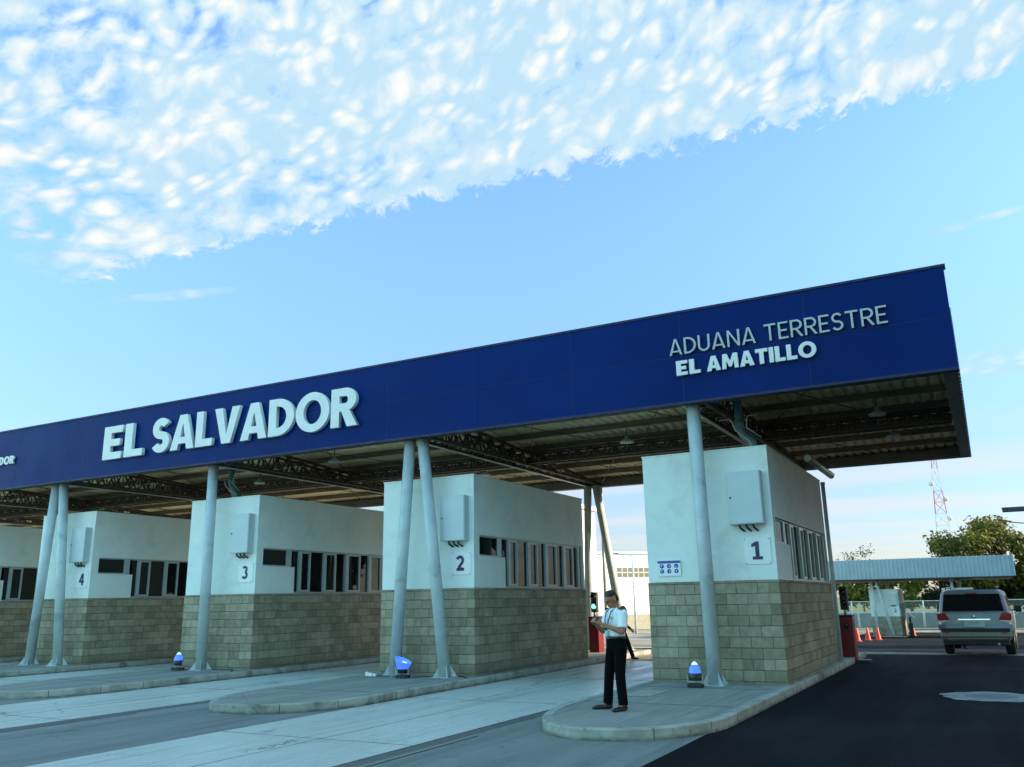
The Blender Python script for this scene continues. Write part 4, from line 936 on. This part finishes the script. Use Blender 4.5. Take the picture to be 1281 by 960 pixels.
# ------------------------------------------------------------------ car
def car(x, y, rz):
    root = empty('parked_car', (x, y, 0), rz); tag(root, 'silver off road vehicle seen from behind, stopped on the asphalt road at right', 'car')
    HW = .965; L = 4.9
    def rear_off(z): 
        if z < .86: return 0
        return .05 + (z - .86) * .10 if z < 1.22 else .09 + (z - 1.22) * .52
    def front_off(z): return 0 if z < .95 else ((z - .95) * .35 if z < 1.12 else .06 + (z - 1.12) * 2.2)
    Z = [.42, .52, .70, .88, 1.02, 1.16, 1.22, 1.45, 1.66, 1.78, 1.83, 1.85]
    Wd = [.86, .925, .955, .965, .962, .950, .925, .885, .845, .810, .70, .0]
    # lower shell
    def ring(t):
        out = []
        for z_, w_ in zip(Z, Wd):
            ya = rear_off(z_); yb = L - front_off(z_)
            if z_ > 1.2: yb = min(yb, L - 1.25 - (z_ - 1.2) * 1.25)
            yy = ya + (yb - ya) * t
            # round plan corners
            e = min(t, 1 - t); k = 1 - .10 * max(0, 1 - e / .045) ** 2 - (.03 * max(0, 1 - e / .2) ** 2)
            out.append((w_ * k, yy, z_))
        return out
    ts = [0, .012, .03, .06, .12, .2, .35, .5, .65, .8, .88, .94, .97, .988, 1]
    vs = []; fs = []; nz = len(Z)
    for t in ts:
        r_ = ring(t); vs += [(a, b, c) for a, b, c in r_] + [(-a, b, c) for a, b, c in r_]
    for i in range(len(ts) - 1):
        for s_ in (0, 1):
            for j in range(nz - 1):
                a = i * 2 * nz + s_ * nz + j; b = a + 1; c = a + 2 * nz + 1; d = a + 2 * nz; fs.append((a, d, c, b) if s_ == 0 else (a, b, c, d))
        a = i * 2 * nz; b = a + nz; fs.append((a, b, b + 2 * nz, a + 2 * nz))
    for i in (0, len(ts) - 1):
        for j in range(nz - 1): a = i * 2 * nz + j; b = a + nz; fs.append((a, b, b + 1, a + 1) if i else (a, a + 1, b + 1, b))
    m = MB(); m.add(vs, fs, True); bo = m.build('body', 'carpaint', root); 
    try:
        es = bo.modifiers.new('e', 'EDGE_SPLIT'); es.split_angle = R_(32)
    except Exception: pass
    def rp(xx, zz, proud=.012): return (xx, rear_off(zz) - proud + .03 * max(0, abs(xx) - .7) , zz)
    def panel(name, pts, material, parent, proud=.012, thick=.02):
        q = MB(); n = len(pts); f = [rp(a, b, proud) for a, b in pts]; bk = [(p[0], p[1] + thick + .02, p[2]) for p in f]
        q.add(f + bk, [list(range(n)), list(range(n, 2 * n))[::-1]] + [(i, n + i, n + (i + 1) % n, (i + 1) % n) for i in range(n)]); return q.build(name, material, parent)
    panel('rear_window', [(-.79, 1.235), (.79, 1.235), (.73, 1.70), (-.73, 1.70)], 'carglass', bo, .014)
    panel('spoiler', [(-.72, 1.715), (.72, 1.715), (.66, 1.80), (-.66, 1.80)], 'carpaint', bo, .05, .10)
    panel('high_stop_lamp', [(-.16, 1.72), (.16, 1.72), (.16, 1.745), (-.16, 1.745)], 'tail', bo, .058)
    for s_ in (-1, 1):
        l = panel('tail_lamp', [(s_ * a, b) for a, b in ((.62, .985), (.93, .97), (.925, 1.17), (.73, 1.19))][::s_], 'tail', bo, .02, .05)
        panel('reverse_lens', [(s_ * a, b) for a, b in ((.66, .955), (.925, .925), (.93, .965), (.63, .98))][::s_], 'clearlens', l, .024, .04)
        q = MB(); q.box(s_ * .955, .10, 1.0, s_ * .90, .32, 1.16); q.build('side_lamp', 'tail', bo)
        panel('bumper_corner', [(s_ * a, b) for a, b in ((.74, .70), (.95, .70), (.95, .86), (.74, .88))][::s_], 'carpaint', bo, .03, .06)
    panel('chrome_trim', [(-.42, .985), (.42, .985), (.40, 1.02), (-.40, 1.02)], 'chrome', bo, .03, .03)
    panel('tailgate_step', [(-.66, .88), (.66, .88), (.50, .975), (-.50, .975)], 'carlow', bo, .004, .02)
    pl = panel('licence_plate', [(-.26, .80), (.26, .80), (.26, .955), (-.26, .955)], 'plate2', bo, .055, .01)
    q = MB()
    for i in range(5): q.box(-.13 + i * .055, -.060 - .0, .84, -.095 + i * .055, -.0585, .92)
    for vv in range(len(q.v)): q.v[vv] = (q.v[vv][0], q.v[vv][1] + 0.045 + .0, q.v[vv][2])
    q.build('plate_marks', 'darkmetal', pl)
    q = MB(); q.ell((0, .045, 1.085), (.055, .012, .035)); q.build('emblem', 'chrome', bo)
    b2 = MB(); b2.box(-.90, -.085, .50, .90, .12, .66); bm_ = b2.build('rear_bumper', 'carlow', root, bevel=.04)
    b2 = MB(); b2.box(-.88, -.05, .665, .88, .10, .76); b2.build('bumper_gap', 'black', root, bevel=.01)
    b2 = MB(); b2.box(-.82, .0, .28, .82, .4, .49); b2.build('underbody', 'black', root, bevel=.03)
    for s_ in (-1, 1):
        q = MB(); q.box(s_ * .80, -.092, .62, s_ * .66, -.084, .65); q.build('reflector', 'tail', bm_)
        q = MB(); q.tube([(s_ * .66, .45, 1.86), (s_ * .66, .55, 1.90), (s_ * .66, 2.2, 1.92), (s_ * .66, 2.35, 1.87)], .018, 8); q.build('roof_rail', 'darkmetal', bo)
        q = MB(); q.box(s_ * 1.0, 3.05, 1.15, s_ * 1.20, 3.15, 1.36); mr = q.build('mirror', 'black', root, bevel=.04)
        q = MB(); q.bar((s_ * .90, 3.12, 1.2), (s_ * 1.02, 3.12, 1.22), .05); q.build('mirror_arm', 'black', mr)
        # side glass
        q = MB(); sg_ = []
        for (yy, zz) in ((.45, 1.24), (3.0, 1.24), (2.45, 1.66), (.65, 1.66)):
            w_ = .925 + (.845 - .925) * (zz - 1.22) / .44; sg_.append((s_ * (w_ + .006), yy, zz))
        q.add(sg_, [(0, 1, 2, 3)]); o = q.build('side_window', 'carglass', bo); o.modifiers.new('s', 'SOLIDIFY').thickness = .004
        for yy in (.98, 3.85):
            q = MB(); q.lathe([(.0, -.13), (.24, -.13), (.34, -.12), (.375, -.08), (.375, .08), (.34, .12), (.24, .13), (0, .13)], (s_ * .80, yy, .375), 28, 'X'); t_ = q.build('wheel', 'tyre', root)
            q = MB(); q.lathe([(0, s_ * .135), (.08, s_ * .14), (.22, s_ * .132), (.235, s_ * .12)], (s_ * .80, yy, .375), 20, 'X'); q.build('rim', 'chrome', t_)
            q = MB(); q.lathe([(.43, -.10), (.45, -.1), (.45, .11), (.40, .115)], (s_ * .87, yy, .40), 28, 'X'); q.v = [p if p[2] > .42 else (s_ * .87, yy, .55) for p in q.v]
    q = MB(); q.tube([(.55, -.02, .33), (.55, .3, .33)], .035, 12); q.build('exhaust', 'galv', root)
car(-.52, 28.75, R_(-2.2))

# ------------------------------------------------------------------ traffic cones
def cone(x, y, lb):
    r0 = empty('traffic_cone', (x, y, gz(y))); tag(r0, lb, 'traffic cone', 'orange traffic cones on the road')
    m = MB(); m.box(-.27, -.27, 0, .27, .27, .05); m.build('base', 'cone', r0, bevel=.01)
    m = MB(); m.lathe([(.22, .05), (.155, .42)], (0, 0, 0), 16); m.lathe([(.115, .62), (.055, .98), (.04, 1.0), (0, 1.0)], (0, 0, 0), 16); m.build('cone_body', 'cone', r0)
    m = MB(); m.lathe([(.156, .42), (.116, .62)], (0, 0, 0), 16); m.build('reflective_band', 'cone', r0)
for (x, y, lb) in ((-9.2, 71.0, 'leftmost orange traffic cone of the three standing before the far booth'), (-9.09, 76.3, 'middle orange traffic cone of the three before the far booth'), (-8.50, 78.0, 'right orange traffic cone of the three, near the far booth columns'),
                   (-13.6, 100.0, 'farthest left orange traffic cone, partly behind booth 1'), (-7.6, 100, 'orange traffic cone standing alone right of the far booth'), (-7.3, 97.5, 'second orange traffic cone right of the far booth, slightly nearer')): cone(x, y, lb)

# ------------------------------------------------------------------ far canopy with its booths
fy = 90.5; fz = -2.15
fc = empty('far_canopy', (-5.6, fy, fz)); tag(fc, 'distant low canopy with pale blue corrugated fascia on V shaped posts', 'canopy')
m = MB(); vs = []; fs = []; x = -14.8
i = 0
while x < 7.55:
    for (dx_, d) in ((0, 0), (.16, 0), (.20, -.06), (.32, -.06)): vs += [(x + dx_, d, 5.4), (x + dx_, d, 7.24)]
    x += .36
for i in range(len(vs) // 2 - 1): fs.append((2 * i, 2 * i + 2, 2 * i + 3, 2 * i + 1))
m.add(vs, fs); o = m.build('fascia', 'sheet', fc); o.modifiers.new('s', 'SOLIDIFY').thickness = .02
m = MB(); m.box(-14.8, .03, 5.25, 7.6, 11, 5.38); m.box(-14.8, -.09, 5.32, 7.6, .02, 5.40); m.build('soffit', 'steel', fc)
m = MB(); m.box(7.55, -.05, 5.4, 7.6, 11, 7.2); m.build('side_cladding', 'sheet', fc)
def fcol(x0, x1, y=1.0):
    m = MB(); m.tube([(x0, y, 0.1), (x1, y, 5.3)], .14, 12); m.build('column', 'column', fc)
for c0, V_ in ((-4.25, True), (2.55, False), (-11.0, False)):
    if V_: fcol(c0 + .0 - .05, c0 - .2); fcol(c0 + 1.3, c0 + .2)
    else: fcol(c0, c0)
    m = MB(); m.tube([(c0 + .4, 9.5, 0), (c0 + .4, 9.5, 5.2)], .14, 12); m.build('column', 'column', fc)
booth(0, '2', -7.85, 92, -2.30, 'distant white booth with block base standing behind the orange cones', False)
booth(0, '1', -1.42, 92, -2.30, 'distant white booth mostly hidden behind the silver car', False)
sheet('far_island', -10.9, -7.2, 87.5, 100, .12, 'kerb'); sheet('far_island', -4.4, -1.0, 87.5, 100, .12, 'kerb')
for (x, w_) in ((-11.35, .0),):
    m = MB(); m.box(-.2, -.2, 0, .2, .2, 1.3); m.box(-.1, -.1, 1.3, .1, .1, 1.9); tag(m.build('ticket_post', 'darkmetal', None, (-7.25, 95.0, gz(95)), bevel=.02), 'dark post beside the right side of the far booth', 'post')

# ------------------------------------------------------------------ boundary wall and fence
by = 127.0
m = MB(); m.box(-90, 0, 0, 60, .25, 1.9); w_ = m.build('boundary_wall', 'wall', None, (0, by, -2.4)); tag(w_, 'long low grey block wall behind the far canopy', 'wall')
m = MB(); m.box(-90, -.03, 1.9, 60, .28, 2.02); m.build('wall_cap', 'post', w_)
x = -88
m = MB()
while x < 60: m.box(x - .15, -.06, 0, x + .15, -.004, 1.88); x += 4.0
m.build('wall_pier', 'post', w_)
fn = empty('chain_link_fence', (0, by - 2.0, -2.4)); tag(fn, 'pale chain link fence with posts in front of the low grey wall', 'fence')
m = MB(); m.add([(-60, 0, .1), (50, 0, .1), (50, 0, 3.3), (-60, 0, 3.3)], [(0, 1, 2, 3)]); m.build('wire_mesh', 'wire', fn)
m = MB(); m.tube([(-60, 0, 3.35), (50, 0, 3.35)], .05, 6); m.tube([(-60, 0, 1.9), (50, 0, 1.9)], .035, 6); m.build('rail', 'post', fn)
x = -60; i = 0
while x <= 50:
    m = MB(); m.tube([(x, 0, 0), (x, 0, 3.45)], .085, 8)
    if i % 5 == 2: m.tube([(x, 0, 3.0), (x + 1.8, 0, 1.2)], .05, 6); m.tube([(x, 0, 3.0), (x - 1.8, 0, 1.2)], .05, 6)
    m.build('fence_post', 'post', fn); x += 2.9; i += 1

# ------------------------------------------------------------------ warehouse behind, and an added hidden building
def warehouse(x, y, z, rz, L, W, Hh, lb, windows=True):
    r0 = empty('warehouse', (x, y, z), rz); tag(r0, lb, 'building')
    m = MB(); m.box(-L / 2, 0, 2.1, L / 2, W, Hh); wl = m.build('wall', 'farwhite', r0)
    m = MB(); m.box(-L / 2 - .03, -.03, 0, L / 2 + .03, W + .03, 2.09); m.build('base_course', 'farbase', r0)
    m = MB(); m.box(-L / 2 - .2, -.25, Hh + .005, L / 2 + .2, W + .2, Hh + .25); m.build('parapet', 'farwhite', r0)
    if windows:
        xx = -L / 2 + 3
        while xx < L / 2 - 6:
            fr = MB(); fr.box(xx, -.05, Hh - 3.4, xx + 5.2, .0 - .003, Hh - 1.9); f = fr.build('window', 'farwhite', r0)
            p = MB()
            for q in range(6):
                for j in range(2): p.box(xx + .1 + q * .86, -.07, Hh - 3.32 + j * .72, xx + .84 + q * .86, -.052, Hh - 2.7 + j * .72)
            p.build('pane', 'farwin', f); xx += 8.2
    return r0
warehouse(-50.5, 113, -2.4, R_(47), 44, 30, 10.6, 'white warehouse with a high window band seen between booths 1 and 2')
warehouse(-31.5, 41.5, gz(41), 0, 21, 8, 7.6, 'added long white building hidden behind booths 2 and 3', True)  # unseen building, added as a blocker for low sun

# slim white lamp post in front of the warehouse
lp = empty('lamp_post', (-39.2, 104, -2.4)); tag(lp, 'slim white lamp post before the white warehouse', 'lamp post')
m = MB(); m.tube([(0, 0, 0), (0, 0, 9.6)], [.16, .10], 10); m.build('pole', 'post', lp)
m = MB(); m.bar((0, 0, 9.5), (-2.0, 0, 9.9), .08); m.build('arm', 'post', lp)
m = MB(); m.box(-2.7, -.15, 9.86, -1.9, .15, 9.98); m.build('lamp_head', 'darkmetal', lp)

# ------------------------------------------------------------------ trees
def make_tree(loc, h, cr, ch_, material, lb, n=2600, leaf=.30, trunk=.3, seed=1, gaps=.5, name='tree', blobs=16):
    rnd = random.Random(seed); r0 = empty(name, loc); tag(r0, lb, 'tree')
    m = MB(); zc_ = h - ch_ / 2
    top = Vector((rnd.uniform(-.3, .3), rnd.uniform(-.3, .3), h * .55)); m.tube([(0, 0, -.2), (rnd.uniform(-.2, .2), 0, h * .25), top], [trunk, trunk * .75, trunk * .5], 9)
    cl_ = []
    for i in range(blobs):
        a = rnd.uniform(0, 6.283); u = rnd.random() ** .5; zz = rnd.uniform(-1, 1)
        rr = cr * u * math.sqrt(max(.08, 1 - (zz * .85) ** 2)); c = Vector((rr * math.cos(a), rr * math.sin(a), zc_ + zz * ch_ * .40)); cl_.append((c, rnd.uniform(.20, .34) * cr))
        mid_ = (top * .5 + c * .5) + Vector((0, 0, -.3)); st = Vector((0, 0, h * rnd.uniform(.25, .5)))
        m.tube([st, mid_, c], [trunk * .32, trunk * .2, trunk * .07], 6)
    m.build('trunk', 'bark', r0)
    vs = []; fs = []
    for i in range(n):
        c, rb = cl_[rnd.randrange(len(cl_))]
        d = Vector((rnd.gauss(0, 1), rnd.gauss(0, 1), rnd.gauss(0, .75))).normalized() * rb * (rnd.random() ** .45) * rnd.uniform(.8, 1.25)
        p = c + d; s_ = leaf * rnd.uniform(.55, 1.3)
        nrm = (d.normalized() * .6 + Vector((rnd.gauss(0, 1), rnd.gauss(0, 1), rnd.gauss(0, 1) + .7)).normalized()).normalized(); t = nrm.cross(Vector((rnd.random(), rnd.random(), rnd.random()))).normalized(); b = nrm.cross(t)
        o = len(vs); vs += [p - t * s_, p - b * s_ * .5, p + t * s_, p + b * s_ * .5]; fs.append((o, o + 1, o + 2, o + 3))
    me = bpy.data.meshes.new('crown'); me.from_pydata(vs, [], fs); me.materials.append(MT[material]); o = bpy.data.objects.new('crown', me); COL.objects.link(o); o.parent = r0
    return r0
G0 = -2.4
make_tree((0.2, 134, G0), 13.6, 6.4, 8.2, 'leafA', 'broad yellow green tree rising above the right end of the far canopy', 13000, .30, .45, 3, blobs=30)
make_tree((7.6, 132, G0), 11.0, 5.2, 7.5, 'leafA', 'open leafy tree at the right edge behind the street lamp', 5200, .30, .35, 8, blobs=20)
make_tree((-18.2, 133, G0), 8.2, 3.6, 5.6, 'leafC', 'sunlit bushy tree just right of booth 1 beyond the fence', 3800, .26, .25, 5, blobs=18)
make_tree((-14.2, 134, G0), 8.4, 3.6, 6.0, 'leafA', 'green tree directly behind the far booth', 3800, .26, .25, 6, blobs=18)
make_tree((-9.6, 133, G0), 7.9, 3.1, 5.8, 'leafC', 'bright yellow green tree right of the far booth', 3400, .26, .25, 9, blobs=16)
make_tree((-5.6, 136, G0), 9.0, 4.2, 7.0, 'leafB', 'dark evergreen tree left of the silver car beyond the fence', 5200, .28, .3, 11, blobs=22)
make_tree((-.6, 138, G0), 9.2, 4.4, 7.2, 'leafB', 'dark evergreen tree behind the silver car beyond the fence', 5200, .28, .3, 12, blobs=22)
make_tree((4.6, 137, G0), 8.6, 4.2, 7.0, 'leafB', 'dark evergreen tree right of the silver car beyond the fence', 4800, .28, .3, 13, blobs=22)
make_tree((-17.0, 142, G0), 11.2, 4.2, 4.0, 'leafB', 'thin crowned tree peeping over the far canopy beside booth 1', 700, .18, .2, 14, blobs=12)
make_tree((10.5, 126, G0), 8.0, 3.6, 6.0, 'leafC', 'yellow green bush tree at right edge by the fence', 2600, .26, .25, 15, blobs=14)
# unseen-side trees close to the site, left
make_tree((-62, 60, G0), 13.0, 5.5, 8.0, 'leafA', 'tree far left seen in the gap below the canopy', 3500, .35, .35, 21, blobs=20)

# unseen trees added at right to shade the gate and block low sky
for i, (x, y) in enumerate(((17, -14), (19, -6), (17.5, 2), (19, 10), (17, 17), (19, 23), (17.5, 29.5), (20, 34.0), (25, 12), (25, 26), (25, -2), (18, 62), (25, 66), (33, 64), (41, 68), (50, 66), (60, 70))):
    make_tree((x, y, 0), 15.5 + (i % 3), 5.0, 13.5, 'leafB', ['added shade tree, tall and dense, out of view to the right'][0], 7000, .80, .35, 40 + i, blobs=44)['group'] = 'added shade trees out of view right of the gate'

# ------------------------------------------------------------------ lattice tower
tw = empty('lattice_tower', (-10.2, 300, -2.4)); tag(tw, 'tall red and white lattice mast far beyond the trees', 'tower')
seg = 14; Ht = 50.0
def hw(z): return 3.1 * (1 - z / Ht) + .45 * (z / Ht)
for s_ in range(seg):
    z0 = Ht * s_ / seg; z1 = Ht * (s_ + 1) / seg; m = MB(); a0 = hw(z0); a1 = hw(z1)
    c0 = [Vector((sx * a0, sy * a0, z0)) for sx, sy in ((-1, -1), (1, -1), (1, 1), (-1, 1))]; c1 = [Vector((sx * a1, sy * a1, z1)) for sx, sy in ((-1, -1), (1, -1), (1, 1), (-1, 1))]
    for i in range(4):
        j = (i + 1) % 4; m.bar(c0[i], c1[i], .12); m.bar(c0[i], c1[j], .06); m.bar(c0[j], c1[i], .06); m.bar(c1[i], c1[j], .06)
    m.build('mast_section', 'towerred' if (s_ // 2) % 2 == 0 else 'towerwhite', tw)
for (z, sx) in ((33, 1), (38, -1), (27, 1)):
    m = MB(); m.lathe([(0, 0), (.7, .1), (.75, .35), (0, .45)], (sx * (hw(z) + .5), -.6, z), 14, 'Y'); m.build('dish', 'towerwhite', tw)

# ------------------------------------------------------------------ street lamp with solar panel
sl = empty('street_lamp', (2.75, 60, gz(60))); tag(sl, 'solar street lamp with dark flat panel at the right edge', 'street lamp')
m = MB(); m.tube([(0, 0, 0), (0, 0, 7.75)], [.15, .12], 14); m.build('pole', 'galv', sl)
m = MB(); v0 = [(-1.45, -.5, 7.72), (1.2, -.5, 7.72), (1.2, .6, 8.05), (-1.45, .6, 8.05)]; m.add(v0 + [(a, b, c + .06) for a, b, c in v0], [(0, 3, 2, 1), (4, 5, 6, 7), (0, 1, 5, 4), (1, 2, 6, 5), (2, 3, 7, 6), (3, 0, 4, 7)]); m.build('solar_panel', 'solar', sl)
m = MB(); m.tube([(0, 0, 7.0), (-.8, 0, 7.12), (-1.1, 0, 7.17)], .035, 8); a_ = m.build('arm', 'galv', sl)
m = MB(); m.box(-1.72, -.1, 7.16, -1.05, .1, 7.23); m.v = [(x, y, z + (-x - 1.05) * .16) for x, y, z in m.v]; m.build('lamp_head', 'darkmetal', a_)
